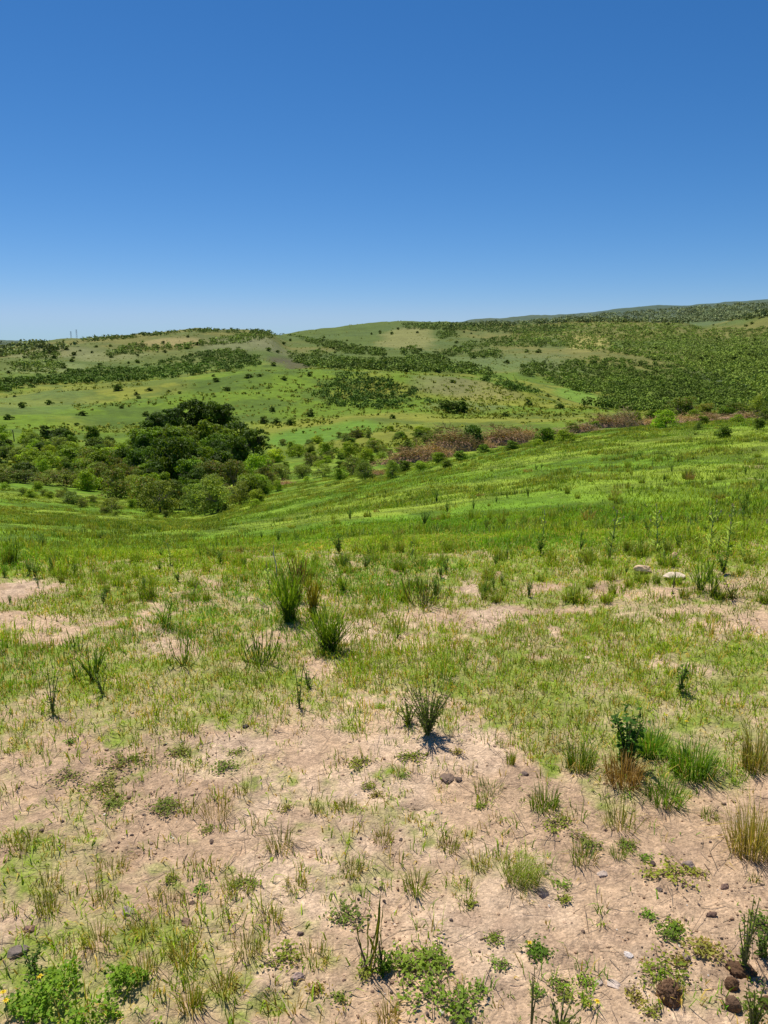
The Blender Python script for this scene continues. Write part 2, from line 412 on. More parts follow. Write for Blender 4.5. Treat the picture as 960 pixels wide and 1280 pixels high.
def land_colour(x, y):
    r = np.hypot(x, y)
    n1 = fbm(x, y, .9, 4, 61); n2 = fbm(x, y, 6, 4, 63); n3 = fbm(x, y, 45, 4, 65); n4 = fbm(x, y, 260, 4, 67)
    soil = lerp(C(.68,.465,.285), C(.55,.37,.225), sstep(.35, .65, n1))
    soil = lerp(soil, np.broadcast_to(C(.76,.56,.38), soil.shape), sstep(.5, .7, fbm(x, y, .35, 3, 77)) * .5)
    soil = lerp(soil, np.broadcast_to(C(.40,.265,.17), soil.shape), sstep(.54, .7, fbm(x, y, .11, 4, 79, .65)) * .55)
    thatch = lerp(C(.49,.39,.19), C(.26,.32,.05), np.clip(sstep(.3, .7, fbm(x, y, .16, 4, 71, .65)) * sstep(.5, .05, bareness(x, y)) + sstep(4.5, 8, r) * .6, 0, 1))
    green = lerp(C(.15,.265,.015), C(.26,.34,.03), sstep(.35, .65, n2))
    hill = lerp(C(.145,.225,.014), C(.235,.25,.030), sstep(.38, .62, n3))
    hill = lerp(hill, np.broadcast_to(C(.085,.135,.018), hill.shape), sstep(.46, .66, fbm(x, y, 18, 5, 81, .6)) * .7)
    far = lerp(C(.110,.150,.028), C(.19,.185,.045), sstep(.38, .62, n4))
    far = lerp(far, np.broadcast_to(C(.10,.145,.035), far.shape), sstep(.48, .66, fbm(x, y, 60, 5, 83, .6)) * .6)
    vfar = lerp(C(.085,.125,.085), C(.10,.135,.085), sstep(.4, .62, n4))  # aerial haze put into the surface colour of the farthest hills
    green = green * (.62 + .76 * sstep(.3, .7, fbm(x, y, .8, 4, 73, .65)))[..., None] * np.interp(r, [8, 18, 60], [1.0, .86, .86])[..., None]
    c = lerp(thatch, green, sstep(5, 9, r))
    c = lerp(c, hill, sstep(60, 140, r))
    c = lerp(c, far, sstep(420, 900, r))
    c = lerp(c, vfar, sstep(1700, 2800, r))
    w = 1 + (fbm(x, y, 60, 4, 91) - .5) * 1.6
    for (cx, cy, rx, ry, pc, s, a) in HP:
        ux, uy = math.sin(a), math.cos(a)
        dr = (x - cx) * ux + (y - cy) * uy; dt = (x - cx) * uy - (y - cy) * ux
        q = (dr / ry) ** 2 + (dt / rx) ** 2
        c = lerp(c, np.broadcast_to(pc, c.shape), np.clip(s * sstep(1.9, .4, q * w), 0, 1))
    b = bareness(x, y)
    k = sstep(.0, .55, b) * (1 - sstep(60, 70, r))
    return lerp(c, soil, k), b

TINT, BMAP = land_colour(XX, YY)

def land(name, j0, j1, mat, label=None):
    nA = len(AZ); R = np.arange(j0, j1 + 1)
    idx = np.arange(nA * len(R)).reshape(nA, len(R))
    v = np.stack([XX[:, R], YY[:, R], Z[:, R]], -1).reshape(-1, 3)
    t = TINT[:, R].reshape(-1, 3)
    q = np.stack([idx[:-1, :-1], idx[:-1, 1:], idx[1:, 1:], idx[1:, :-1]], -1).reshape(-1, 4)[:, ::-1]
    l = q.ravel(); c = np.full(len(q), 4)
    if j0 == 0:     # close the middle under the viewer's feet
        l = np.concatenate([l, idx[:-1, 0][::-1]]); c = np.append(c, nA - 1)
    me = np_mesh(name, v, l, c, t, mat, True)
    o = obj(name, me); tag(o, kind='structure')
    return o
def jr(r): return int(np.searchsorted(RR, r))
G_NEAR = ground_mat('soil_and_turf', False); G_FAR = ground_mat('hill_pasture', True)
land('ground', 0, jr(85), G_NEAR)
land('valley_meadow', jr(85), jr(215), G_FAR)
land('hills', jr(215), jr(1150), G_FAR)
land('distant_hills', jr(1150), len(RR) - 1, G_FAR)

# ------------------------------------------------------------------ grass cover
def grass_colour(N, x, y, dry):
    """mixed greens, with straw where dry is high"""
    k = RNG.random(N)
    n = fbm(x, y, 1.1, 3, 101)
    base = lerp(C(.14,.37,.018), C(.33,.50,.04), np.clip(sstep(.35, .65, n) * .6 + RNG.random(N) * .4, 0, 1))
    straw = lerp(C(.62,.50,.24), C(.48,.38,.14), RNG.random(N))
    c = np.where((k < dry)[:, None], straw, base)
    return c * RNG.uniform(.75, 1.2, N)[:, None]

def sample(r0, r1, per_m2, half=33):
    A = math.radians(half)
    n = int(A * (r1 * r1 - r0 * r0) * per_m2)
    r = np.sqrt(RNG.uniform(r0 * r0, r1 * r1, n)); a = RNG.uniform(-A, A, n)
    return r * np.sin(a), r * np.cos(a), r

def tufted(x, y, spread, n_each):
    x = np.repeat(x, n_each); y = np.repeat(y, n_each)
    return x + RNG.normal(0, 1, len(x)) * np.repeat(spread, n_each), y + RNG.normal(0, 1, len(y)) * np.repeat(spread, n_each)

gb = Buf()
# tufts of the sandy foreground, thicker where the turf has closed
def tuft_field(r0, r1, per, pfun, hfun, wfun, dry, each):
    x, y, r = sample(r0, r1, per)
    b = bareness(x, y)
    keep = RNG.random(len(x)) < pfun(x, y, r, b)
    x, y, r, b = x[keep], y[keep], r[keep], b[keep]
    sz = RNG.uniform(.45, 1.45, len(x)) ** 1.3
    ne = RNG.integers(each[0], each[1], len(x))
    gx, gy = tufted(x, y, .013 * sz * np.interp(r, [1, 4, 12], [1, 1.4, 3]), ne)
    n = len(gx); gs = np.repeat(sz, ne); gr = np.repeat(r, ne)
    az = np.arctan2(gx - np.repeat(x, ne), gy - np.repeat(y, ne)) + RNG.normal(0, .7, n)
    h = RNG.uniform(.35, 1, n) * gs * hfun(gx, gy, gr)
    le = np.clip(np.abs(RNG.normal(.45, .3, n)), .05, 1.05)
    tone = np.repeat(RNG.uniform(.75, 1.25, len(x)), ne)[:, None]
    blades(gb, np.stack([gx, gy, height(gx, gy) - .003], 1), az, le, h, RNG.uniform(.6, 1.2, n) * wfun(gr), grass_colour(n, gx, gy, np.clip(dry(gx, gy, gr) * np.repeat(RNG.choice([.35, 1, 2.4], len(x)), ne), 0, .95)) * tone)
    print('tuft blades', n)
tuft_field(1.2, 4.6, 330, lambda x, y, r, b: np.clip(1.05 - b * 1.05, .10, 1) * sstep(.22, .56, fbm(x, y, .2, 3, 111)),
           lambda x, y, r: .052 + 0 * r, lambda r: .0034 + 0 * r, lambda x, y, r: .24 + 0 * r, (5, 16))
tuft_field(2.8, 13, 520, lambda x, y, r, b: (np.interp(r, [3, 4, 6.5, 13], [.45, .9, .85, .42])) * (1 - sstep(.05, .6, b)) * sstep(.2, .5, fbm(x, y, .3, 3, 117) + .05),
           lambda x, y, r: (.055 + .05 * sstep(.5, .75, fbm(x, y, .8, 3, 121))) * np.interp(r, [3, 6, 8, 13], [1, 1.0, .8, .8]), lambda r: .0036 * np.interp(r, [3, 13], [1, 2.4]),
           lambda x, y, r: np.interp(r, [3, 5, 7], [.22, .15, .04]), (6, 13))
# a thin creeping lawn between the tufts
x, y, r = sample(1.2, 9, 2300)
b = bareness(x, y)
keep = RNG.random(len(x)) < (1 - sstep(.0, .55, b)) * .75 * sstep(.2, .5, fbm(x, y, .13, 3, 119)) + .02
x, y, r = x[keep], y[keep], r[keep]; n = len(x)
blades(gb, np.stack([x, y, height(x, y) - .003], 1), RNG.uniform(0, 2*PI, n), RNG.uniform(.5, 1.4, n), RNG.uniform(.014, .045, n) * np.interp(r, [3, 9], [1, 1.6]), RNG.uniform(.003, .0055, n) * np.interp(r, [3, 9], [1, 1.7]), grass_colour(n, x, y, .3))
# rough clumps that mottle the slope
x, y, r = sample(8, 62, 18)
keep = RNG.random(len(x)) < sstep(.42, .68, fbm(x, y, 1.6, 4, 137)) * np.interp(r, [8, 30, 62], [1, .75, .4]); x, y, r = x[keep], y[keep], r[keep]
ne = RNG.integers(14, 34, len(x)); gx, gy = tufted(x, y, RNG.uniform(.05, .13, len(x)), ne); n = len(gx); gr = np.repeat(r, ne)
tone = np.repeat(lerp(C(.10,.22,.02), C(.40,.44,.10), RNG.random(len(x)) ** 1.5), ne, 0) * RNG.uniform(.75, 1.2, (n, 1))
blades(gb, np.stack([gx, gy, height(gx, gy) - .01], 1), RNG.uniform(0, 2*PI, n), np.clip(np.abs(RNG.normal(.3, .35, n)), 0, 1.2), RNG.uniform(.06, .17, n) * np.repeat(RNG.uniform(.4, 1.2, len(x)), ne), RNG.uniform(.006, .012, n) * np.interp(gr, [9, 25, 62], [1, 1.6, 2.8]), tone)
print('clump blades', n)
# green slope
x, y, r = sample(8, 62, 300)
dens = np.interp(r, [8, 20, 62], [1, .6, .24]) * (.45 + .55 * sstep(.35, .6, fbm(x, y, 1.3, 4, 131)))
dens *= (1 - sstep(.3, .5, bareness(x, y)))
keep = RNG.random(len(x)) < dens
x, y, r = x[keep], y[keep], r[keep]; n = len(x)
k = np.interp(r, [9, 25, 62], [1, 1.7, 3])
h = RNG.uniform(.03, .10, n) * np.interp(r, [9, 62], [1, 1.1]) * (.6 + .9 * sstep(.4, .7, fbm(x, y, 2.5, 3, 133)))
col = lerp(C(.15,.32,.015), C(.30,.43,.04), np.clip(fbm(x, y, 3.2, 3, 135) * 1.3 - .2 + RNG.normal(0, .2, n), 0, 1))
blades(gb, np.stack([x, y, height(x, y) - .01], 1), RNG.uniform(0, 2*PI, n), RNG.uniform(.3, 1.2, n), h, RNG.uniform(.006, .012, n) * k, col * np.interp(r, [8, 20, 60], [1.15, .95, .95])[:, None] * RNG.uniform(.7, 1.2, (n, 1)))
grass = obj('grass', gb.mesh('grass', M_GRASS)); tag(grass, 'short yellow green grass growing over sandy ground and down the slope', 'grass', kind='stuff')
print('grass blades', len(gb.v[0]) // 5, len(gb.v[1]) // 5, len(gb.v[2]) // 5)

# dead straw and litter lying on soil
lb = Buf()
x, y, r = sample(1.25, 5.5, 620)
keep = RNG.random(len(x)) < .35 + .5 * fbm(x, y, .4, 3, 141); x, y = x[keep], y[keep]; n = len(x)
blades(lb, np.stack([x, y, height(x, y) + .001], 1), RNG.uniform(0, 2*PI, n), RNG.uniform(.93, .99, n) * 3, RNG.uniform(.006, .030, n), RNG.uniform(.001, .0026, n),
       lerp(C(.45,.33,.2), C(.16,.10,.06), RNG.random(n)), bend=1.4)
tag(obj('straw_litter', lb.mesh('straw_litter', M_STEM)), 'bits of dry straw scattered over the bare sandy soil', 'straw', kind='stuff')

# gravel and soil crumbs
kb = Buf(); iv, fi = ico(1)
x, y, r = sample(1.25, 5.0, 3600)
b = bareness(x, y); keep = RNG.random(len(x)) < sstep(.1, .45, b) * (.12 + .9 * sstep(.42, .62, fbm(x, y, .45, 4, 151))) * np.interp(r, [1.3, 2.5, 5], [1, .8, .25]); x, y, r = x[keep], y[keep], r[keep]; n = len(x)
s = .0014 + .0050 * RNG.random(n) ** 6; big = RNG.random(n) < .004; s[big] = RNG.uniform(.005, .011, big.sum())
sc = s[:, None] * RNG.uniform(.7, 1.3, (n, 3)) * np.array([1, 1, .75])
jit = RNG.uniform(.75, 1.2, (n, len(iv), 1))
v = iv[None] * jit * sc[:, None] + np.stack([x, y, height(x, y) + s * .35], 1)[:, None]
cc = lerp(C(.68,.47,.28), C(.36,.22,.13), RNG.random(n)); dk = RNG.random(n) < .16; cc[dk] = C(.13,.09,.07); lt = RNG.random(n) < .05; cc[lt] = C(.68,.6,.5); cc[big] = C(.40,.27,.18)
kb.add(v.reshape(-1, 3), (fi.ravel()[None] + (np.arange(n) * len(iv))[:, None]).ravel(), np.full(n * len(fi), 3), np.repeat(cc, len(iv), 0))
tag(obj('gravel', kb.mesh('gravel', M_ROCK)), 'fine gravel and crumbs of earth over the bare sandy soil', 'gravel', kind='stuff')
print('gravel', n)

# ------------------------------------------------------------------ foliage crowns
def crown_mesh(name, seed, W, H, lobes, leaves, leaf, tint, z0=.15, mat=None, jitter=.55, var=.25, tip=None, aspect=.65):
    """crown W wide and H high standing on z=z0*H : leaf faces over many small lobes"""
    rg = np.random.default_rng(seed); b = Buf()
    for k in range(lobes):
        th = rg.uniform(0, 2*PI); q = rg.uniform(0, 1) ** .6; zz = rg.uniform(0, 1)
        rad = W * .5 * q * math.sqrt(max(1 - (zz * 1.15 - .3) ** 2, .05)) * .82
        c = np.array([rad * math.cos(th), rad * math.sin(th), H * (z0 + (1 - z0) * (.06 + .78 * zz))])
        rl = rg.uniform(.13, .25) * W * (.85 + .3 * (1 - zz))
        n = rg.normal(size=(leaves, 3)); n /= np.linalg.norm(n, axis=1, keepdims=True)
        n[:, 2] = np.where(n[:, 2] < -.35, -n[:, 2], n[:, 2])
        p = c + n * rl * np.array([1, 1, .75]) * (1 - .5 * rg.random((leaves, 1)) ** 2)
        nn = n + rg.normal(size=(leaves, 3)) * jitter
        br = rg.uniform(1 - var, 1 + var) * rg.uniform(.7, 1.3, leaves)
        col = np.asarray(tint)[None] * br[:, None]
        if tip is not None:
            m = rg.random(leaves) < .25 * (rg.random() < .6); col[m] = np.asarray(tip)
        cards(b, p, nn, leaf * rg.uniform(.6, 1.4, leaves), col, aspect, rg)
    return b.mesh(name, mat or M_LEAF)

def trunk_mesh(name, seed, H, W, r0, n=7, col=(.16,.13,.10)):
    rg = np.random.default_rng(seed); b = Buf(); col = np.array(col)
    base = np.array([0, 0, -.3]); mid = np.array([rg.normal() * .06 * W, rg.normal() * .06 * W, H * .35])
    tube(b, [base, mid * .5 + base * .5 + [.03, 0, 0], mid], [r0 * 1.2, r0, r0 * .75], col, 7)
    for k in range(n):
        th = rg.uniform(0, 2*PI); e = np.array([math.cos(th) * W * .36, math.sin(th) * W * .36, H * rg.uniform(.5, .85)])
        st = mid * rg.uniform(.45, 1); m2 = st * .5 + e * .5 + [0, 0, -H * .04]
        tube(b, [st, m2, e], [r0 * .5, r0 * .32, r0 * .1], col, 5)
        for q in range(3):
            e2 = e * .55 + m2 * .45 + rg.normal(size=3) * W * .12; tube(b, [m2, (m2 + e2) / 2 + [0, 0, .03 * H], e2], [r0 * .22, r0 * .15, r0 * .05], col, 3)
    return b.mesh(name, M_STEM)

# unit crowns (1 m high, about 1.1 m wide), scaled by their owner
KINDS = {}
def kind(key, tint, n=4, lobes=32, leaves=100, leaf=.072, z0=.0, W=1.1, tip=None, r0=.03, tcol=(.16,.13,.10), aspect=.65):
    KINDS[key] = [(crown_mesh('crown_' + key, hash_seed(key) + i, W, 1, lobes, leaves, leaf, tint, z0, None, .55, .28, tip, aspect), trunk_mesh('trunk_' + key, hash_seed(key) + i + 50, 1, W, r0, col=tcol)) for i in range(n)]
def hash_seed(s): return sum(ord(c) * (i + 3) for i, c in enumerate(s)) % 9973
kind('dark', (.070,.135,.018), 4)
kind('mid', (.135,.235,.026), 4)
kind('olive', (.135,.205,.042), 4, leaf=.055, leaves=90, tip=(.22,.18,.09), tcol=(.2,.15,.12))
kind('grey', (.19,.275,.07), 3, leaf=.052, tcol=(.2,.17,.14))
kind('bright', (.25,.39,.04), 3, leaf=.06, z0=.0)

LAB = {
 'dark': ('dense_tree', 'tree', 'dark green round-crowned tree packed into the wood in the middle of the valley thicket', 'dark trees in the valley thicket'),
 'mid': ('leafy_tree', 'tree', 'mid green leafy tree growing among the darker trees of the valley thicket', 'mid green trees in the valley thicket'),
 'olive': ('olive_shrub', 'shrub', 'olive brown twiggy shrub with bare stems showing, along the valley thicket', 'olive shrubs in the valley thicket'),
 'grey': ('pale_shrub', 'shrub', 'pale grey green feathery shrub at the front of the valley thicket', 'pale shrubs in the valley thicket'),
 'bright': ('bright_bush', 'bush', 'bright yellow green bush at the grassy edge of the valley thicket', 'bright bushes by the valley thicket')}
def tree(px, py, hp, wp, key, label=None, cat=None, name=None, group=None, only_bush=False, g=None):
    g = g or ground(px, py)
    if g is None: return
    x, y, z, d = g; H = hp / F * d; W = wp / F * d
    nm, ct, lb, gp = LAB.get(key)
    cr, tr = random.choice(KINDS[key])
    t = thing(name or nm, (x, y, z - .03 * H), random.uniform(0, 2*PI), (W / 1.05, W / 1.05, H), label or lb, cat or ct, group or (None if label else gp))
    tint = random.uniform(.8, 1.22); tint2 = random.uniform(.9, 1.12)
    c = obj('crown', cr, t); c.color = (tint * tint2, tint, tint * random.uniform(.85, 1.1), 1)
    obj('trunk', tr, t)
    return t

THICKET = [
 ('dark', [(215,537,28,32),(232,534,34,32),(248,532,34,34),(266,533,34,34),(283,534,30,30),(198,541,26,28),(184,547,22,26)]),
 ('mid', [(176,560,26,36),(196,562,30,38),(218,566,34,40),(243,560,30,38),(264,558,28,36),(286,562,30,36),(304,560,22,28),(270,575,34,34),(258,588,30,30)]),
 ('dark', [(206,590,44,38),(240,592,40,36),(286,584,34,30),(245,618,34,34),(196,606,30,32),(180,572,30,30),(50,572,18,22),(118,566,20,24)]),
 ('bright', [(165,592,30,38),(140,586,28,38),(112,582,24,36),(84,580,22,34),(60,584,20,30),(38,578,18,30)]),
 ('olive', [(150,622,38,42),(178,634,40,44),(128,612,30,38),(104,610,24,36),(80,608,20,36),(56,606,18,36),(30,604,16,32),(6,602,17,34),(222,636,38,36),(160,606,30,36),(275,606,30,30)]),
 ('grey', [(200,640,44,44),(246,642,40,38),(300,632,34,32),(118,596,24,32),(140,640,20,26),(90,630,16,26)]),
 ('grey', [(312,615,26,30),(330,606,22,28),(352,600,20,30),(378,598,18,28),(404,596,18,28)]),
 ('olive', [(338,592,20,30),(392,582,18,30),(440,594,24,30),(296,602,24,28),(470,566,18,30),(540,554,20,32)]),
 ('bright', [(345,578,18,24),(372,572,18,24),(410,570,20,26),(436,572,22,26),(458,580,22,26),(322,628,18,22),(346,614,15,18),(426,600,18,20)]),
 ('mid', [(456,596,22,24),(512,570,20,24)]),
]
for key, lst in THICKET:
    for (px, py, h, w) in lst: tree(px, py, h, w, key)
tree(222, 604, 62, 46, 'dark', 'tallest dark evergreen tree, standing in the centre of the valley thicket')
tree(300, 590, 46, 44, 'dark', 'round very dark tree at the right-hand end of the valley thicket beside the bright meadow')
tree(270, 641, 48, 48, 'grey', 'largest pale feathery shrub, at the front foot of the valley thicket')
def inside(poly, x, y):
    c = False; n = len(poly)
    for i in range(n):
        x1, y1 = poly[i]; x2, y2 = poly[i - 1]
        if (y1 > y) != (y2 > y) and x < (x2 - x1) * (y - y1) / (y2 - y1 + 1e-9) + x1: c = not c
    return c
def scatter(poly, n):
    xs = [p[0] for p in poly]; ys = [p[1] for p in poly]; out = []
    while len(out) < n:
        px = random.uniform(min(xs), max(xs)); py = random.uniform(min(ys), max(ys))
        if inside(poly, px, py): out.append((px, py))
    return out
for px, py in scatter([(-20,545),(60,548),(170,550),(190,575),(150,600),(60,600),(-20,598)], 85):
    h = random.uniform(8, 18) * (1 if py < 570 else 1.2); tree(px, py, h, h * random.uniform(1.0, 1.5), random.choice(['dark','bright','mid','bright','mid','grey','grey']))
for px, py in scatter([(320,560),(440,545),(520,535),(545,550),(460,590),(330,610)], 80):
    h = random.uniform(6, 12); tree(px, py, h, h * random.uniform(1.1, 1.7), random.choice(['mid','bright','olive','grey','bright']))
for px, py in scatter([(0,600),(150,632),(260,645),(330,622),(330,632),(260,655),(130,645),(0,615)], 26):
    h = random.uniform(6, 13); tree(px, py, h, h * random.uniform(1.0, 1.4), random.choice(['grey','bright','olive']))

for px, py in scatter([(100,590),(200,600),(330,590),(330,622),(270,638),(190,640),(110,622)], 34):
    h = random.uniform(20, 34); tree(px, py, h, h * random.uniform(.9, 1.3), random.choice(['grey','olive','grey','bright','mid','dark','mid']))
for px, py in scatter([(172,560),(318,560),(322,598),(262,622),(140,618),(105,590)], 30):
    h = random.uniform(24, 38); tree(px, py, h, h * random.uniform(.9, 1.2), random.choice(['dark','dark','mid','mid','olive']))
# ------------------------------------------------------------------ hill bushes one can tell apart, and the woods that read as a mass
HB = [crown_mesh('crown_hill', 900 + i, 1.25, 1, 14, 60, .15, (.11,.185,.03), -.12, M_FARLEAF, .5, .3) for i in range(5)]
HT = [trunk_mesh('trunk_hill', 950 + i, 1, 1.0, .04, 4) for i in range(2)]
def hill_bush(px, py, size, shade=1.0):
    g = ground(px, py)
    if g is None or g[3] < 100: return
    x, y, z, d = g; s = size * .72
    haze_tint = sstep(300, 3000, np.array(d)).item()  # distance haze painted into the bush colour, paler and bluer further off
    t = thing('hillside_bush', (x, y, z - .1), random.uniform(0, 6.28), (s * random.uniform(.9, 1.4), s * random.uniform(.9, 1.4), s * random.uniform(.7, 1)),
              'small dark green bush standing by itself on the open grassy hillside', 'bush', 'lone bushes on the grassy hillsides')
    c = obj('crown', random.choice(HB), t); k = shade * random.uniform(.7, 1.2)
    c.color = (k * (1 + .5 * haze_tint), k * (1 + .25 * haze_tint), k * (1 + 2.2 * haze_tint), 1)
    obj('trunk', random.choice(HT), t)
LONE = [(60,548,4),(78,547,3.5),(28,510,3),(62,506,2.5),(135,560,4),(120,434,5),(80,460,5),(55,425,5),(90,452,6),(165,440,5),(206,441,6),(490,418,7),(100,439,4),(92,448,4),(147,488,4),
        (565,516,5),(556,512,5),(575,515,5),(660,507,3.5),(700,511,3),(330,530,3),(345,531,3),(362,532,3),(310,472,3),(388,520,3),(270,477,3)]
for (px, py, s) in LONE: hill_bush(px, py, s)
for px, py in scatter([(0,430),(240,420),(360,425),(520,408),(640,415),(700,430),(640,460),(480,470),(330,460),(160,455),(0,470)], 70): hill_bush(px, py, random.uniform(3.5, 7))
for px, py in scatter([(0,495),(320,462),(520,470),(700,495),(740,512),(560,528),(400,526),(0,535)], 36): hill_bush(px, py, random.uniform(1.2, 2.8))
for px, py in scatter([(700,402),(850,405),(960,395),(960,470),(820,440),(720,425)], 45): hill_bush(px, py, random.uniform(4, 8))

def wood(name, label, polys, tint, size, cover, leaf, per, seed, cat='woodland', edge=.5, rmin=215):
    rg = np.random.default_rng(seed); b = Buf(); tot = 0
    for poly in polys:
        xs = np.array([p[0] for p in poly]); ys = np.array([p[1] for p in poly])
        area = .5 * abs(np.dot(xs, np.roll(ys, 1)) - np.dot(ys, np.roll(xs, 1)))
        mid = ground(xs.mean(), ys.mean()) or ground(xs.mean(), ys.mean() + 6)
        d0 = mid[3] if mid else 800
        sp = size / d0 * F
        n = int(area / (sp * sp * .8) * cover * 2.6)
        for (px, py) in scatter(poly, n):
            if rg.random() > edge + fbm(px, py, 9, 3, 201).item() * 1.1: continue
            g = ground(px, py)
            if g is None or g[3] < rmin: continue
            x, y, z, d = g
            s = size * rg.uniform(.6, 1.3)
            haze_tint = sstep(350, 3000, np.array(d)).item()  # aerial haze imitated by paler, bluer tree tints with distance
            base = 2.1 * np.asarray(tint) * (.72 + .65 * rg.random()) * np.array([1 + .5 * haze_tint, 1 + .4 * haze_tint, 1 + 1.5 * haze_tint])
            nl = 4
            for q in range(nl):
                c = np.array([x, y, z + s * .28]) + rg.normal(size=3) * np.array([.32, .32, .14]) * s
                k = per // nl
                nn = rg.normal(size=(k, 3)); nn /= np.linalg.norm(nn, axis=1, keepdims=True); nn[:, 2] = np.abs(nn[:, 2]) * 1.0 - .15
                p = c + nn * s * .34 * np.array([1, 1, .8])
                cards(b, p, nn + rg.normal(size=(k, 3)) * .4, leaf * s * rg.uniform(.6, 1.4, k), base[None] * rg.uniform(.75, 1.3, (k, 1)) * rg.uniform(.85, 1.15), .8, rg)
            tot += 1
    print(name, tot)
    return tag(obj(name, b.mesh(name, M_FARLEAF)), label, cat, kind='stuff')
W1 = [[(-40,482),(0,476),(65,472),(100,462),(165,462),(225,447),(265,437),(320,445),(327,457),(280,466),(230,474),(170,479),(95,480),(50,482),(0,491),(-40,498)],
      [(116,480),(138,477),(158,481),(160,488),(140,493),(118,489)]]
wood('valley_wood', 'dark band of woodland along the valley behind the near green hill on the left', W1, (.046,.084,.020), 4.4, 1.5, .24, 56, 1, rmin=345)
W2 = [[(395,494),(425,468),(455,466),(480,476),(520,488),(545,508),(480,512),(420,512)], [(590,465),(640,475),(682,494),(640,489),(595,473)], [(548,505),(578,506),(578,518),(552,518)]]
wood('hill_thicket', 'dark scrub thicket spreading down the flank of the near green hill', W2, (.045,.088,.02), 2.4, 1.5, .22, 44, 2, 'thicket', .25)
W3 = [[(655,457),(750,448),(830,456),(895,468),(930,486),(960,500),(1000,505),(1000,514),(790,518),(740,511),(750,498),(700,483),(650,468)]]
wood('ravine_wood', 'broad dark wood filling the ravine beyond the brush line on the right', W3, (.060,.098,.025), 5.0, 1.6, .2, 80, 3, rmin=300)
W4 = [[(365,420),(400,424),(480,438),(480,446),(430,442),(395,432)], [(360,441),(400,438),(430,447),(480,450),(480,463),(400,462),(368,454)],
      [(480,450),(510,447),(545,442),(580,430),(625,420),(680,425),(705,433),(660,435),(615,433),(580,440),(555,452),(610,462),(620,470),(555,465),(480,465)],
      [(582,440),(625,438),(625,448),(590,449)], [(500,436),(518,433),(527,442),(503,445)], [(545,416),(568,414),(573,421),(550,424)]]
wood('hollow_wood', 'dark woodland strips in the hollow between the far hills near the centre', W4, (.058,.094,.026), 4.6, 1.6, .3, 28, 4, rmin=345)
W5 = [[(245,429),(300,418),(335,416),(345,422),(300,430),(250,433)], [(150,434),(178,428),(190,438),(170,444),(148,441)], [(185,436),(214,430),(216,436),(190,441)],
      [(25,447),(60,438),(76,438),(74,448),(40,450)], [(5,456),(50,452),(82,456),(70,467),(20,466)], [(130,441),(158,436),(160,443),(136,446)], [(220,433),(245,428),(250,432),(225,440)],[(265,440),(300,436),(310,442),(280,446)],[(0,440),(30,434),(60,432),(30,442),(0,446)]]
wood('hillside_wood', 'patches of scattered woodland over the far left hillside', W5, (.075,.115,.036), 4.4, 1.3, .32, 24, 5, rmin=400)
W6 = [[(100,424),(180,418),(255,411.5),(340,412.5),(368,421),(300,417),(230,416),(190,421),(110,428)], [(500,405),(545,404),(600,404),(655,406),(720,408),(700,416),(650,418),(590,414),(545,413),(510,412)]]
wood('ridge_wood', 'thin line of dark trees along the crests of the far hills', W6, (.055,.088,.030), 5.0, 1.5, .32, 20, 6, rmin=600)
W7 = [[(640,412),(700,405),(800,404),(860,406),(885,412),(960,410),(990,425),(990,500),(900,470),(800,446),(700,434),(640,424)], [(860,440),(990,430),(990,500),(940,490),(880,462)]]
wood('right_hill_scrub', 'grey green scrub and scattered trees covering the far hillside on the right', W7, (.085,.13,.036), 3.9, 1.3, .34, 20, 7, 'scrub', .25, rmin=500)
W8 = [[(-40,430),(0,428),(60,430),(100,433),(60,442),(0,446),(-40,446)], [(560,409),(600,406),(700,397),(800,389),(930,380),(1000,378),(1000,392),(930,400),(850,404),(740,403),(640,407)]]
wood('distant_ridge_wood', 'hazy blue green tree cover on the most distant ridge', W8, (.066,.092,.048), 9, 1.3, .34, 20, 8)  # blue haze is baked into this ridge's tree tint

# low scrub mottling on the hills
sb = Buf()
A = math.radians(31)
n = 42000; r = np.exp(RNG.uniform(math.log(95), math.log(1500), n)); a = RNG.uniform(-A, A, n); x, y = r * np.sin(a), r * np.cos(a)
keep = RNG.random(n) < sstep(.46, .68, fbm(x, y, 22, 4, 211)) * .55 + sstep(.5, .66, fbm(x, y, 130, 4, 215)) * .35
x, y, r = x[keep], y[keep], r[keep]; n = len(x)
q = 5; s = np.repeat(RNG.uniform(.25, .8, n) * np.interp(r, [90, 300, 1500], [.8, 1.2, 2.6]), q)
xx = np.repeat(x, q) + RNG.normal(0, .5, n * q) * s; yy = np.repeat(y, q) + RNG.normal(0, .5, n * q) * s
nn = RNG.normal(size=(n * q, 3)); nn[:, 2] = np.abs(nn[:, 2]) + .4
haze_tint = sstep(350, 3000, np.repeat(r, q))[:, None]  # scrub colour carries painted haze, growing with distance
cc = np.repeat(lerp(C(.14,.21,.025), C(.22,.26,.05), RNG.random(n)), q, 0) * RNG.uniform(.8, 1.2, (n * q, 1)) * (1 + haze_tint * np.array([.6, .35, 2.2]))
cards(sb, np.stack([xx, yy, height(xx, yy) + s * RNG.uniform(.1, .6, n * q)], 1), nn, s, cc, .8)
tag(obj('low_scrub', sb.mesh('low_scrub', M_FARLEAF)), 'low scrub and rough grass tussocks mottling the green hills', 'scrub', kind='stuff')

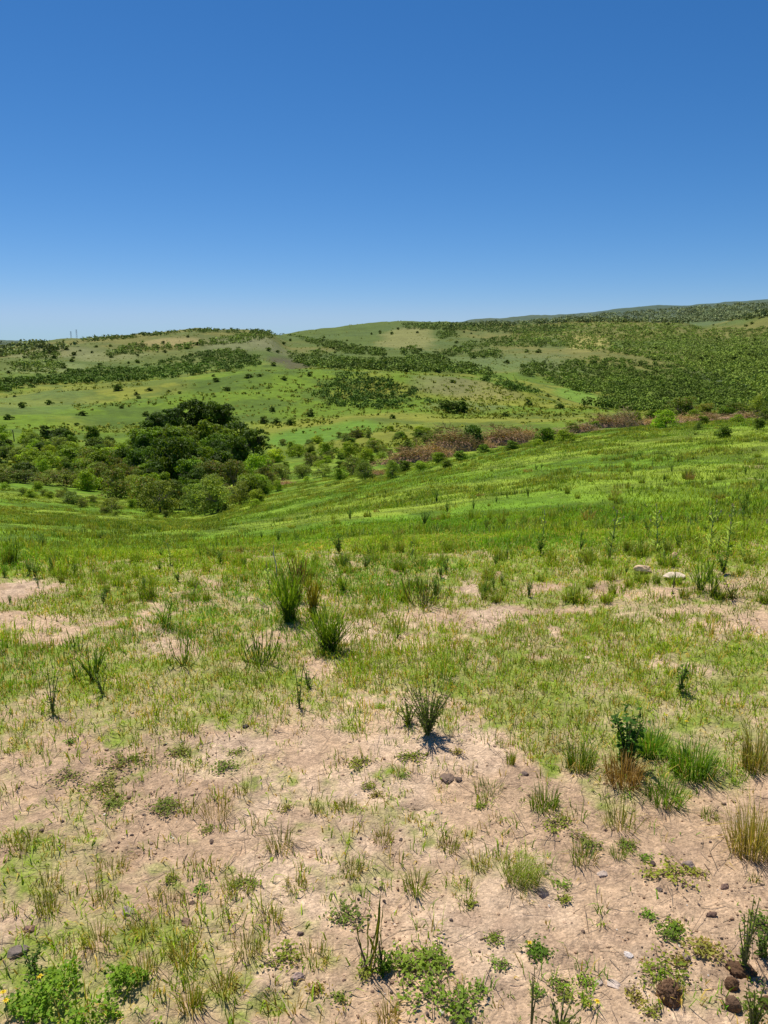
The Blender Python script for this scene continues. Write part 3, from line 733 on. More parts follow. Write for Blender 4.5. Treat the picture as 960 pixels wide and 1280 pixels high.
# ------------------------------------------------------------------ brush line of uprooted shrubs
def brush_meshes(seed, col1, col2):
    rg = np.random.default_rng(seed); b = Buf(); col1 = np.array(col1); col2 = np.array(col2)
    for k in range(330):
        c = np.array([rg.normal() * .27, rg.normal() * .2, 0]); c[2] = max(.04, (.5 - 1.4 * (c[0] ** 2 + c[1] ** 2)) * rg.uniform(.1, 1) * (.35 + 1.3 * vnoise(c[0] * 6 + 40, c[1] * 6 + 40, seed)))
        th = rg.uniform(0, 2*PI); el = rg.normal() * .55 + .25; L = rg.uniform(.12, .36)
        d = np.array([math.cos(th) * math.cos(el), math.sin(th) * math.cos(el), math.sin(el)]) * L
        e = c + d; e[2] = max(e[2], .02); m = (c + e) / 2 + rg.normal(size=3) * .05
        tube(b, [c, m, e], np.array([1, .75, .3]) * rg.uniform(.004, .013), (col1 + (col2 - col1) * rg.random()) * rg.uniform(.6, 1.3), 3)
        for q in range(2):
            s = m + (e - m) * rg.random(); e2 = s + rg.normal(size=3) * .08 + [0, 0, .04]
            tube(b, [s, e2], [.004, .0015], (col1 + (col2 - col1) * rg.random()) * rg.uniform(.7, 1.3), 3)
    br = b.mesh('brush_branches', M_TWIG)
    b = Buf(); lump(b, (0, 0, -.06), (.5, .34, .36), (.36,.22,.13), 4, .3, 2.2, seed)
    ea = b.mesh('brush_earth', M_EARTH, True)
    b = Buf(); n = 420; p = rg.normal(size=(n, 3)) * np.array([.27, .2, .0]); p[:, 2] = np.maximum(.03, (.5 - 1.3 * (p[:, 0]**2 + p[:, 1]**2)) * rg.uniform(.3, 1.05, n))
    cards(b, p, rg.normal(size=(n, 3)) + [0, 0, .8], rg.uniform(.03, .07, n), lerp(C(.34,.20,.11), C(.15,.19,.05), rg.random(n)), .7, rg)
    return br, ea, b.mesh('brush_dry_leaves', M_LEAF)
BR = [brush_meshes(1, (.50,.35,.17), (.25,.17,.08)), brush_meshes(2, (.66,.50,.32), (.32,.22,.12)), brush_meshes(3, (.52,.34,.15), (.66,.48,.24))]
def brush(px, py, w, h, k, label):
    x, y, z, d = ground(px, py)
    t = thing('brush_pile', (x, y, z - .05), random.uniform(-.5, .5) + math.atan2(-x, y) * 1.0, (w / F * d * 1.15, w / F * d * .7, h / F * d * 1.1), label, 'brush pile')
    br, ea, lv = BR[k]
    obj('branches', br, t); obj('earth_mound', ea, t); obj('dry_leaves', lv, t)
for a in [
 (474,594,22,13,2,'small reddish pile of earth and roots at the left end of the brush line'),
 (512,578,62,28,0,'long low heap of reddish brown cut brush near the left end of the brush line'),
 (540,573,52,30,2,'heap of brown branches with pale broken stems sticking out, left of the dark bush'),
 (566,564,52,42,0,'tallest brown brush heap, with tangled dark roots rising over the brush line'),
 (604,560,30,18,2,'small earthy brush heap just right of the dark bush'),
 (628,556,58,32,0,'rounded pinkish brown brush heap in the middle of the brush line'),
 (655,550,44,24,2,'pinkish brush heap with bare earth at its foot, right of the rounded heap'),
 (700,546,40,15,1,'low grey brown heap of dead branches behind green weeds in the brush line'),
 (728,540,42,16,1,'dry grey brush heap sloping down left of the upright grey stems'),
 (757,535,44,23,0,'tangle of pinkish dead branches right of the dry grey heap'),
 (780,533,34,30,1,'pale grey heap of bare upright stems, highest point on the right of the brush line'),
 (808,531,36,13,2,'small heap of red earth between the grey stems and the bright green bush'),
 (856,528,46,14,2,'brown brush heap under dry scrub right of the bright green bush'),
 (892,526,44,13,0,'reddish brown brush heap toward the right end of the brush line'),
 (932,524,42,12,1,'dark brush heap at the right end of the brush line by the photo edge'),
 (316,612,38,18,0,'pinkish dead brush lying at the right foot of the valley thicket'),
 (356,606,28,10,2,'thin strip of dry brush in the grass right of the valley thicket'),
 (540,631-0,0,0,0,'')][:-1]: brush(*a)

LAB['line'] = ('line_bush', 'bush', '', '')
KINDS['line'] = KINDS['mid']
def lbush(px, py, h, w, key, label):
    tree(px, py, h, w, key, label, 'bush', 'scrub_bush')
lbush(590,560,32,30,'dark','dark green bush between the two halves of the brown brush line')
lbush(830,534,22,28,'bright','vivid green bush growing in the brush line at right')
lbush(795,532,18,14,'bright','narrow light green sapling beside the pale grey upright stems')
lbush(853,522,26,42,'olive','brownish scrub bush behind the brush line right of the vivid green bush')
lbush(945,522,26,22,'grey','grey green feathery bush at the right end of the brush line')
lbush(915,522,18,34,'olive','low olive scrub bush near the right end of the brush line')
lbush(880,520,16,30,'olive','low brown scrub bush behind the reddish heap near the right end')
lbush(903,547,14,20,'mid','dark green tuft-like bush in front of the right end of the brush line')
lbush(948,537,13,14,'mid','small compact green bush at the right photo edge below the brush line')
lbush(872,537,10,12,'grey','tiny green bush in front of the reddish brush heap')
lbush(680,553,20,26,'mid','green weedy bush in the gap left of the low grey brown heap')
lbush(705,552,16,26,'bright','light green bush in front of the low grey brown heap')
lbush(640,562,12,18,'mid','small green bush at the foot of the rounded pinkish heap')
lbush(548,580,16,22,'bright','yellow green bush in front of the heap with pale broken stems')
lbush(575,576,14,18,'mid','small dark green bush at the foot of the tallest brush heap')
lbush(505,590,16,22,'mid','green bush at the foot of the long low reddish heap')
lbush(525,588,13,20,'bright','low bright green bush near the left end of the brush line')
lbush(490,598,24,22,'grey','grey green bush just right of the small reddish earth pile')
lbush(456,600,26,24,'grey','grey green bush left of the small reddish earth pile')

for (px, py, h, w, k) in [(818,527,15,22,'mid'),(838,523,13,22,'olive'),(868,526,14,20,'bright'),(878,530,10,14,'mid'),(905,524,15,24,'mid'),(922,528,10,16,'bright'),(958,526,18,26,'olive'),(935,519,12,24,'mid'),(715,541,13,18,'olive'),(742,537,11,16,'mid'),(690,549,12,20,'olive'),(672,557,9,14,'bright'),(604,566,12,16,'mid'),(488,586,12,20,'olive'),(558,584,10,16,'mid'),(644,548,16,20,'olive')]:
    tree(px, py, h, w, k, 'low green shrub filling a gap of the brown brush line', 'shrub', 'gap_shrub', 'green shrubs in the gaps of the brush line')
# ------------------------------------------------------------------ smaller plants of the slope
def broom_mesh(seed, n=170, W=.62, col=(.14,.29,.03), col2=(.26,.38,.055), width=.017, dry=.12):
    rg = np.random.default_rng(seed); b = Buf()
    th = rg.uniform(0, 2*PI, n); q = np.sqrt(rg.random(n)) * W * .35
    base = np.stack([q * np.sin(th), q * np.cos(th), np.full(n, -.02)], 1)
    c = lerp(np.asarray(col), np.asarray(col2), rg.random(n)); m = rg.random(n) < dry; c[m] = C(.26,.21,.10)
    blades(b, base, th + rg.normal(0, .9, n), np.abs(rg.normal(.2, .45, n)), rg.uniform(.25, 1.0, n) * (1 - .35 * q / (W * .35)), np.full(n, width) * rg.uniform(.6, 1.3, n), c, rng=rg)
    return b.mesh('broom_stems', M_GRASS)
def leafy_parts(seed, n=16, W=.7, leaf=.07, lc=(.10,.21,.025), sc=(.14,.16,.06), H=1.0, per=26):
    rg = np.random.default_rng(seed); b = Buf(); l = Buf()
    for k in range(n):
        th = rg.uniform(0, 2*PI); s = rg.uniform(.05, .5) * W; hh = rg.uniform(.55, 1) * H
        p = [np.array([0, 0, -.02]), np.array([math.cos(th) * s * .35, math.sin(th) * s * .35, hh * .45]), np.array([math.cos(th) * s, math.sin(th) * s, hh])]
        tube(b, p, [.010, .008, .004], sc, 3)
        t = rg.uniform(.15, 1, per)[:, None]
        pos = np.where(t < .5, p[0] + (p[1] - p[0]) * t * 2, p[1] + (p[2] - p[1]) * (t * 2 - 1)) + rg.normal(size=(per, 3)) * leaf * .45
        cards(l, pos, rg.normal(size=(per, 3)) + [0, 0, .7], leaf * rg.uniform(.6, 1.3, per), np.asarray(lc)[None] * rg.uniform(.7, 1.35, (per, 1)), .42, rg)
    return b.mesh('weed_stems', M_STEM), l.mesh('weed_leaves', M_GRASS)
def thistle_parts(seed):
    rg = np.random.default_rng(seed); b = Buf(); l = Buf(); heads = []
    tops = []
    tube(b, [(0,0,-.02),(.02,.01,.5),(.0,.02,.93)], [.011,.008,.005], (.24,.32,.13), 5); tops.append((0,.02,.95))
    for k in range(4):
        th = rg.uniform(0, 2*PI); z = rg.uniform(.5, .85); e = np.array([math.cos(th) * .15, math.sin(th) * .15, z + rg.uniform(.1, .22)])
        tube(b, [(0,0,z), e * [.6,.6,1] - [0,0,.05], e], [.006,.005,.003], (.24,.32,.13), 4); tops.append(tuple(e))
    n = 48; z = rg.uniform(.03, .95, n) ** 1.15; th = rg.uniform(0, 2*PI, n)
    L = .23 * (1.12 - z) * rg.uniform(.6, 1.2, n)
    base = np.stack([np.zeros(n), np.zeros(n), z], 1)
    blades(l, base, th, rg.uniform(.6, 1.6, n), L, np.full(n, .034), np.array([.34,.50,.14])[None] * rg.uniform(.6, 1.4, (n, 1)), bend=.8, rng=rg)
    for p in tops:
        f = Buf()
        lump(f, p, (.016, .016, .022), (.52,.44,.24), 1, .1, 2, seed)
        n = 14; th = rg.uniform(0, 2*PI, n)
        blades(f, np.tile(np.array(p), (n, 1)), th, rg.uniform(.2, .9, n), np.full(n, .05), np.full(n, .01), np.tile(C(.42,.36,.2), (n, 1)), rng=rg)
        heads.append(f.mesh('thistle_head', M_STEM))
    return b.mesh('thistle_stem', M_STEM), l.mesh('thistle_leaves', M_GRASS), heads
BROOM = [broom_mesh(300 + i) for i in range(4)] + [broom_mesh(310 + i, 110, .5, (.20,.34,.035), (.32,.42,.07), .022, .15) for i in range(3)]
DRYB = [broom_mesh(320 + i, 90, .55, (.20,.18,.08), (.36,.27,.14), .014, .5) for i in range(3)]
LEAFY = [leafy_parts(330 + i) for i in range(3)]
TH = [thistle_parts(340 + i) for i in range(5)]

def place(px, py, hp, wp=None, aspect=1.0):
    g = ground(px, py); x, y, z, d = g
    return x, y, z, d, hp / F * d * 1.03, (wp or hp) / F * d

def broom(px, py, hp, wp, label, group=None, dry=False, tint=None, name='grassy_tussock', cat='tussock'):
    x, y, z, d, H, W = place(px, py, hp, wp)
    t = thing(name, (x, y, z), random.uniform(0, 6.28), (W / .85, W / .85, H), label, cat, group)
    c = obj('stems', random.choice(DRYB if dry else BROOM), t)
    k = random.uniform(.8, 1.25); c.color = tint or (k, k, k, 1)
    return t
def weed(px, py, hp, wp, label, group=None, mesh=None, tint=(1, 1, 1, 1), name='leafy_weed', cat='weed'):
    x, y, z, d, H, W = place(px, py, hp, wp)
    t = thing(name, (x, y, z), random.uniform(0, 6.28), (W / .7, W / .7, H), label, cat, group)
    s, l = mesh or random.choice(LEAFY)
    obj('stems', s, t); o = obj('leaves', l, t); o.color = tint
    return t
def thistle(px, py, hp, label, group=None, i=None):
    x, y, z, d, H, W = place(px, py, hp)
    H *= random.uniform(.78, 1.0); t = thing('thistle', (x, y, z), random.uniform(0, 6.28), (H * random.uniform(.7, 1.2), H * random.uniform(.7, 1.2), H),  label, 'thistle', group)
    t.rotation_euler = (random.uniform(-.14, .14), random.uniform(-.16, .16), t.rotation_euler[2])
    s, l, f = TH[i if i is not None else random.randrange(5)]
    obj('stem', s, t); obj('leaves', l, t); [obj('flower_head', h_, t) for h_ in f]

for (px, py, h, w) in [(627,655,28,20),(785,585,17,14),(612,650-0,24,12),(765,625,14,20),(860,598,24,24),(738,602,8,12),(650,610,12,18),(592,650,24,26),(480,690,24,20),(500,690,26,22),(518,684,24,22),(625,700,24,30),
                       (300,705,26,30),(280,700,24,26),(252,690,20,24),(50,698,28,44),(70,700,26,30),(10,706,34,24),(110,690,14,30),(205,680,14,30),(560,690,20,24),(735,705,26,24),(800,695,32,34),(785,690,28,24),(930,668,24,34),(900,600,12,18),
                       (945,665,22,28),(690,700,24,24),(660,680,18,24),(420,655,12,20),(365,660,10,20),(870,700,22,24),(835,690,26,20),(706,560,8,14),(540,610,8,12),(690,610,10,16),(185,748,34,34),(445,690,18,24)]:
    broom(px, py, h, w, 'green broomy tussock of upright stems standing in the grass of the slope', 'green tussocks on the slope')
for (px, py, h, w) in [(660,590,10,22),(862,600,22,22),(735,650,30,30),(770,620,18,20),(690,645,16,26),(545,650,12,24),(850,640,14,20),(900,625,12,24),(130,690,16,16),(232,745,14,20),(300,690,16,20),(600,620,10,20),(470,640,8,16)]:
    broom(px, py, h, w, 'straw brown dried tussock among the green grass of the slope', 'dry tussocks on the slope', True, name='dry_tussock')
cnt = 0
while cnt < 290:
    px = random.uniform(-30, 990); py = random.uniform(540, 755)
    g = ground(px, py)
    if g is None or g[3] > 60 or g[3] < 5: continue
    if py < 645 - max(0, px - 300) * .2 and px < 760: continue
    d = g[3]; hm = random.uniform(.08, .24) * (1.3 if random.random() < .15 else 1) * (1 if d > 9 else .6)
    hp = hm / d * F
    if random.random() < .72: broom(px, py, hp, hp * random.uniform(.8, 1.5), 'small green tuft of rushy weeds dotted over the green slope', 'small weed tufts on the slope', name='weed_tuft', cat='weed tuft')
    else: weed(px, py, hp, hp * random.uniform(.6, 1.1), 'slender leafy green weed dotted over the green slope', 'leafy weeds on the slope', tint=(1.2, 1.2, 1, 1))
    cnt += 1
thistle(676,692,62,'tall pale thistle with a leaning top near the middle of the slope')
thistle(822,690,70,'tallest dark-stemmed thistle left of the thistle group at the right')
thistle(886,690,66,'left-hand thistle of the tall pair near the right photo edge')
thistle(909,690,70,'right-hand thistle of the tall pair near the right photo edge')
thistle(860,676,30,'short thistle between the tallest thistle and the tall pair')
thistle(763,690,58,'pale flowering thistle beside brown tussocks above the pale stones')
thistle(338,742,42,'thistle with dry stem left of the twin green brooms')
thistle(213,706,32,'small thistle on the left side of the slope')
thistle(515,706,34,'thistle standing among green tussocks near the photo centre')
thistle(24,700,34,'thistle by the large tussocks at the left photo edge')
thistle(965,690,50,'thistle half cut off by the right photo edge')

# ------------------------------------------------------------------ winged-stem brooms of the foreground
def winged_mesh(seed, stems, h, w, col, col2, width=.007, arch=.0, up=1.0):
    """fleshy winged stems: two crossed ribbons pinched at the joints, in metres"""
    rg = np.random.default_rng(seed); b = Buf(); col = np.array(col); col2 = np.array(col2)
    for k in range(int(stems * (1.5 if stems > 10 else 1))):
        th = rg.uniform(0, 2*PI); s = math.sqrt(rg.random()) * w * .5; hh = h * rg.uniform(.45, 1.0) * up
        K = 9; t = np.linspace(0, 1, K)
        bx = rg.normal() * w * .06; by = rg.normal() * w * .06
        ex = (t ** (.6 if arch else 1.3)) * s
        wob = np.cumsum(rg.normal(size=(K, 2)), 0) * h * .008
        p = np.stack([bx + np.cos(th) * ex + wob[:, 0], by + np.sin(th) * ex + wob[:, 1], -.01 + hh * (t ** (1.6 if arch else 1.0))], 1)
        c = (col + (col2 - col) * rg.random()) * rg.uniform(.75, 1.2)
        wd = width * .62 * rg.uniform(.7, 1.2) * np.where(np.arange(K) % 2 == 1, 1.0, .55); wd[-1] *= .5
        for q in range(2):
            a = rg.uniform(0, PI) + q * PI / 2; sd = np.array([math.cos(a), math.sin(a), 0]) * .5
            v = np.concatenate([p - sd * wd[:, None], p + sd * wd[:, None]])
            l = []; 
            for i in range(K - 1): l += [i, i + K, i + K + 1, i + 1]
            tt = c[None] * np.linspace(.75, 1.15, K)[:, None]
            b.add(v, l, np.full(K - 1, 4), np.concatenate([tt, tt]))
        if hh > h * .55 and rg.random() < .7:      # a side branch
            i = rg.integers(3, 7); s0 = p[i]; e = s0 + np.array([rg.normal() * .02, rg.normal() * .02, h * rg.uniform(.12, .25)])
            sd = np.array([math.cos(th), math.sin(th), 0]) * width * .4
            m = (s0 + e) / 2 + [0, 0, .01]
            b.add(np.stack([s0 - sd, m - sd, e, m + sd, s0 + sd]), [0, 1, 3, 4, 1, 2, 3], np.array([4, 3]), c[None] * 1.1)
    return b.mesh('winged_stems', M_GRASS)
def winged(px, py, hp, wp, n, col, col2, label, seed, width=.007, arch=False, name='broom_shrub', cat='shrub', group=None):
    x, y, z, d, H, W = place(px, py, hp, wp)
    t = thing(name, (x, y, z), 0, 1, label, cat, group)
    obj('stems', winged_mesh(seed, n, H, W, col, col2, width, arch), t)
    bb = Buf(); rg = np.random.default_rng(seed)
    for k in range(max(4, n // 6)):
        th = rg.uniform(0, 6.28); e = np.array([math.cos(th) * W * .22, math.sin(th) * W * .22, H * rg.uniform(.15, .4)])
        tube(bb, [(0, 0, -.01), e * .5 + [0, 0, .005], e], [.0035, .0025, .0015], (.13,.10,.07), 3)
    obj('woody_base', bb.mesh('woody_base', M_STEM), t)
G1, G2 = (.16,.34,.035), (.31,.47,.06); Y1, Y2 = (.34,.37,.06), (.46,.42,.10); D1, D2 = (.12,.24,.04), (.20,.33,.06)
winged(412,814,62,70,120,G1,G2,'large dense green broom shrub with upright winged stems left of centre',1)
winged(362,776,66,58,100,G1,G2,'tall green broom shrub with dark base, left one behind the large dense shrub',2)
winged(391,772,60,26,40,Y1,Y2,'narrow yellowish broom shrub squeezed between two green broom shrubs',3)
winged(372,752,62,30,26,(.12,.09,.06),(.16,.12,.07),'brown dried broom stems rising behind the tall green broom shrub',4)
winged(325,831,46,60,20,D1,D2,'dark broom plant with arms curving upward from a low centre',5,.009,True)
winged(100,814,30,30,8,D1,D2,'small dark broom plant with curved arms on the left by bare sand',6,.008,True)
winged(118,852,42,34,14,D1,D2,'two dark upright broom stems side by side low on the left',7,.009)
winged(95,850,28,24,8,D1,D2,'short stubby dark broom plant just left of the two upright stems',8,.008)
winged(228,832,44,56,14,D1,G2,'sparse spreading broom plant on the grassy ground left of centre',9,.007,True)
winged(208,784,34,36,16,G1,D2,'short dark broom plant behind the sparse spreading one',10,.007)
winged(496,798,24,26,9,G1,G2,'little broom plant just right of the large dense shrub',11,.008)
winged(530,758,48,66,30,D1,(.14,.11,.06),'wide spiky brown and green broom plant above the middle sandy patch',12,.007,True)
winged(890,746,48,30,12,G1,G2,'upright broom plant right of the white flat stone',13,.009)
winged(842,735,34,6,3,D1,G2,'single thin green stem just below the white flat stone',14,.007)
winged(915,748,22,44,18,D1,(.12,.09,.06),'low blackish broom stubble at right by the sandy strip',15,.007)
winged(875,738,44,40,22,G1,G2,'loose green broom plant directly above the upright one at right',16,.007)
winged(634,738,12,10,8,G1,G2,'tiny bright green sprout standing alone in a sandy patch',17,.007)
winged(465,694,24,40,26,G1,G2,'low green broom plant near the centre at the top of the sparse grass',18,.006)
winged(430,740,34,36,30,G1,G2,'broom plant behind and right of the large dense shrub',19,.006)
winged(660,738,8,8,5,G1,G2,'short sprig beside the tiny bright green sprout',20,.005)
winged(18,705,36,30,26,G1,G2,'broom shrub rising at the left photo edge above the sand',21,.007)
winged(460,1212,92,60,5,(.17,.24,.03),(.26,.30,.05),'yellow green plant with long arching bare stems at the bottom centre',22,.008,True,name='arching_plant',cat='plant')
winged(476,1212,100,10,2,(.12,.18,.03),(.2,.25,.04),'single tall dark-tipped stem beside the arching plant at bottom centre',23,.006)

# ------------------------------------------------------------------ leafy plants of the foreground
def leafy(px, py, hp, wp, label, seed, n, leaf, lc, per, name='leafy_plant', cat='plant', sc=(.14,.16,.06)):
    x, y, z, d, H, W = place(px, py, hp, wp)
    t = thing(name, (x, y, z), random.uniform(0, 6.28), 1, label, cat)
    rg = np.random.default_rng(seed); b = Buf(); l = Buf()
    for k in range(n):
        th = rg.uniform(0, 2*PI); s = rg.uniform(.1, .5) * W; hh = rg.uniform(.5, 1) * H
        p = np.array([[0, 0, -.01], [math.cos(th) * s * .4, math.sin(th) * s * .4, hh * .5], [math.cos(th) * s, math.sin(th) * s, hh]])
        tube(b, p, [.003, .0022, .001], sc, 4)
        t_ = rg.uniform(.1, 1, per)[:, None]
        pos = np.where(t_ < .5, p[0] + (p[1] - p[0]) * t_ * 2, p[1] + (p[2] - p[1]) * (t_ * 2 - 1)) + rg.normal(size=(per, 3)) * leaf * .5
        cards(l, pos, rg.normal(size=(per, 3)) * .8 + [0, 0, .8], leaf * rg.uniform(.6, 1.3, per), np.asarray(lc)[None] * rg.uniform(.9, 1.9, (per, 1)) * np.array([1.15, 1, .8]), .45, rg)
    obj('stems', b.mesh('stems', M_STEM), t); obj('leaves', l.mesh('leaves', M_GRASS), t)
    return t
leafy(535,918,66,74,'wiry small-leaved shrublet standing above the bare sand near the centre',31,34,.013,(.07,.13,.03),34,'small_shrub','shrub')
leafy(510,905,34,40,'low small-leaved shrublet just left of the wiry one near the centre',32,14,.012,(.08,.14,.03),26,'small_shrub','shrub')
leafy(783,958,72,44,'dark green big-leaved plant rising out of thick grass at right',33,12,.032,(.035,.11,.025),26)
leafy(66,892,54,26,'thin leafy seedling with dark stem at the left',34,5,.016,(.07,.14,.03),16)
leafy(374,884,58,30,'thin leafy seedling standing alone below the dark curved broom plant',35,5,.016,(.07,.15,.03),18)
leafy(128,868,26,22,'small leafy sprig by the two upright dark stems',36,5,.014,(.07,.14,.03),12)
leafy(385,860,30,24,'small leafy sprig below the large dense broom shrub',37,6,.014,(.07,.15,.03),14)
leafy(850,865,44,28,'leafy green weed in long grass at the right',38,10,.018,(.07,.16,.03),16)
leafy(930,1215,90,30,'spindly small-leaved plant by the dung at the lower right edge',39,6,.013,(.08,.14,.04),26)
leafy(950,1195,36,34,'dark leafy weed at the right photo edge near the bottom',40,8,.014,(.05,.11,.03),20)
leafy(940,1285,60,44,'leafy weed in the bottom right corner',41,8,.014,(.06,.11,.03),22)
leafy(664,1282,70,18,'thin wiry weed with few leaves near the bottom edge right of centre',42,3,.009,(.10,.13,.05),10)
leafy(480,1215-0,24,26,'short leafy weed at the foot of the arching plant',43,8,.014,(.09,.19,.03),16)
leafy(700,1290,34,60,'row of small leafy weeds cut by the bottom edge right of centre',44,14,.012,(.08,.14,.04),14)
leafy(40,1215,30,30,'dark leafy sprig above the lush patch at bottom left',45,8,.012,(.05,.12,.03),18)
leafy(840,742,8,10,'tiny dark sprig under the white flat stone',46,3,.01,(.05,.12,.03),8)

# dead clump at the foot of the big-leaved plant
def blade_clump(px, py, hp, wp, n, label, seed, col, col2, width=.003, lean=.5, name='grass_clump', cat='grass clump', dry=.1, drycol=(.45,.36,.18), dirx=0, group=None):
    x, y, z, d, H, W = place(px, py, hp, wp)
    t = thing(name, (x, y, z), 0, 1, label, cat, group)
    rg = np.random.default_rng(seed)
    def part(nm, m, zlo, zhi, c1, c2, ln):
        b = Buf(); th = rg.uniform(0, 2*PI, m); q = np.sqrt(rg.random(m)) * W * .28
        base = np.stack([q * np.sin(th), q * np.cos(th), np.full(m, -.006)], 1)
        c = lerp(C(*c1), C(*c2), rg.random(m)) * 1.25
        az = th + rg.normal(0, .5, m); le = np.abs(rg.normal(0, ln, m)) + .05
        if dirx: az = np.where(rg.random(m) < .7, dirx + rg.normal(0, .4, m), az); le = le + .25
        blades(b, base, az, np.minimum(le, 1.2), rg.uniform(zlo, zhi, m) * H, width * rg.uniform(.6, 1.2, m), c, bend=.3, rng=rg)
        obj(nm, b.mesh(nm, M_GRASS), t)
    part('green_blades', int(n * (1 - dry)), .45, 1.05, col, col2, lean)
    part('dry_blades', max(16, int(n * dry)), .25, .8, drycol, (drycol[0] * .5, drycol[1] * .5, drycol[2] * .5), lean * 1.3)
    return t
blade_clump(778,978,52,66,260,'clump of dead brown stalks at the foot of the dark big-leaved plant',51,(.20,.13,.07),(.34,.24,.13),.003,.55,'dead_clump','dead weeds',.5,(.3,.2,.11))
blade_clump(938,1064,72,78,330,'large spiky tussock of straw and green blades at the right photo edge',52,(.20,.22,.08),(.34,.33,.14),.0026,.42,'spiky_tussock','tussock',.45,(.55,.45,.24))
blade_clump(650,1100,44,70,280,'fine bright green grass clump combed over to the right in bare sand',53,(.17,.27,.05),(.26,.34,.08),.0018,.6,'fine_grass_clump','grass clump',.1,dirx=2.0)
blade_clump(775,1035,50,60,80,'loose wispy grass clump in the sand below the dark big-leaved plant',54,(.15,.22,.05),(.28,.30,.10),.0026,.5,dry=.3)
blade_clump(813,940-0,38,60,260,'thick bright grass tuft right of the dark big-leaved plant',55,(.07,.19,.02),(.14,.28,.04),.0035,.5)
blade_clump(865,965,44,80,360,'broad thick green grass tuft between the big-leaved plant and the right edge',56,(.08,.20,.02),(.15,.28,.04),.0035,.5)
blade_clump(945,960,60,50,160,'tall dry-tipped grass stand by the right photo edge above the spiky tussock',57,(.16,.20,.05),(.3,.29,.1),.003,.3,dry=.4)
blade_clump(725,960,44,54,200,'green grass tuft left of the dark big-leaved plant',58,(.08,.18,.02),(.18,.26,.05),.003,.45,dry=.2)
blade_clump(830,1000,30,70,240,'low spreading grass mat sloping down onto the sand below the thick grass',59,(.09,.2,.025),(.17,.28,.05),.003,.7)
blade_clump(885,1022,14,32,90,'small dense green grass tuft alone on the sand left of the spiky tussock',60,(.12,.2,.03),(.2,.27,.05),.0022,.6)
blade_clump(730,1075,30,50,70,'sparse blue green grass tuft with drooping blades in the sand',61,(.10,.17,.06),(.2,.26,.1),.003,.7,dry=.2)
blade_clump(773,1070,18,30,90,'small neat green grass tuft right of the sparse drooping one',62,(.10,.2,.03),(.18,.26,.05),.002,.6)
blade_clump(638,955,26,18,60,'small upright yellow green tuft on the sand right of centre',63,(.16,.24,.04),(.25,.31,.07),.0024,.3)
blade_clump(627,932,12,22,60,'short bright grass tuft on the sandy strip right of centre',64,(.16,.25,.04),(.25,.32,.07),.002,.5)
blade_clump(396,1015,18,26,80,'small dark-based grass tuft alone on the sand left of centre',65,(.13,.2,.04),(.22,.27,.07),.0022,.5,dry=.25)
blade_clump(485,1275,32,40,90,'straw coloured grass tuft at the bottom edge near the centre',66,(.2,.22,.07),(.34,.3,.12),.002,.45,dry=.6)
blade_clump(270,1020,50,60,50,'wispy seeding grass with thin stalks on the left sand',67,(.18,.2,.07),(.3,.27,.1),.002,.45,dry=.4)
blade_clump(350,1060,34,50,90,'grass tuft in a bare patch left of centre',68,(.14,.2,.04),(.24,.27,.07),.0025,.6,dry=.25)
blade_clump(520,1110,26,50,110,'grass tuft in the sand near the centre of the foreground',69,(.13,.21,.04),(.24,.29,.07),.0026,.7,dry=.15)
blade_clump(680,1010,32,56,160,'grass tuft at the left end of the lush grass on the right',70,(.1,.2,.03),(.19,.27,.05),.003,.55)
blade_clump(300,990,22,30,40,'thin grass tuft on the upper left sand',71,(.15,.2,.05),(.24,.26,.08),.0022,.6,dry=.3)
blade_clump(945,1100,12,20,30,'little grass tuft under the spiky tussock',72,(.12,.18,.04),(.2,.25,.06),.0022,.6)
blade_clump(850,1240,14,18,30,'tiny grass tuft between the dung lumps',73,(.1,.18,.03),(.2,.25,.06),.0022,.6)
blade_clump(610,990,20,60,100,'flat grass tuft with dark litter in the sand above centre',74,(.1,.18,.03),(.2,.25,.06),.0024,.8,dry=.2)
for i, (px, py, h, w) in enumerate([(60,1110,26,60),(140,1090,20,60),(210,1130,24,60),(300,1110,24,60),(120,1180,34,50),(230,1200,40,60),(310,1190,34,60),(180,1215,36,50),(390,1200,24,60),(30,1060,24,50),(280,1240,40,44),
                                    (440,1090,20,40),(560,1060,20,44),(480,1050,20,40),(430,1010,18,36),(600,1085,18,36),(240,1260,44,40),(370,1110,20,40),(60,1140,26,40),(340,1150,24,40),(180,1165,24,40),(130,1125,20,40)]):
    blade_clump(px, py, h, w, 90, 'short half-dry grass tuft among the sparse grass of the lower left foreground', 500 + i, (.14,.21,.04), (.27,.30,.08), .0026, .6, dry=.3, group='half-dry tufts in the lower foreground')

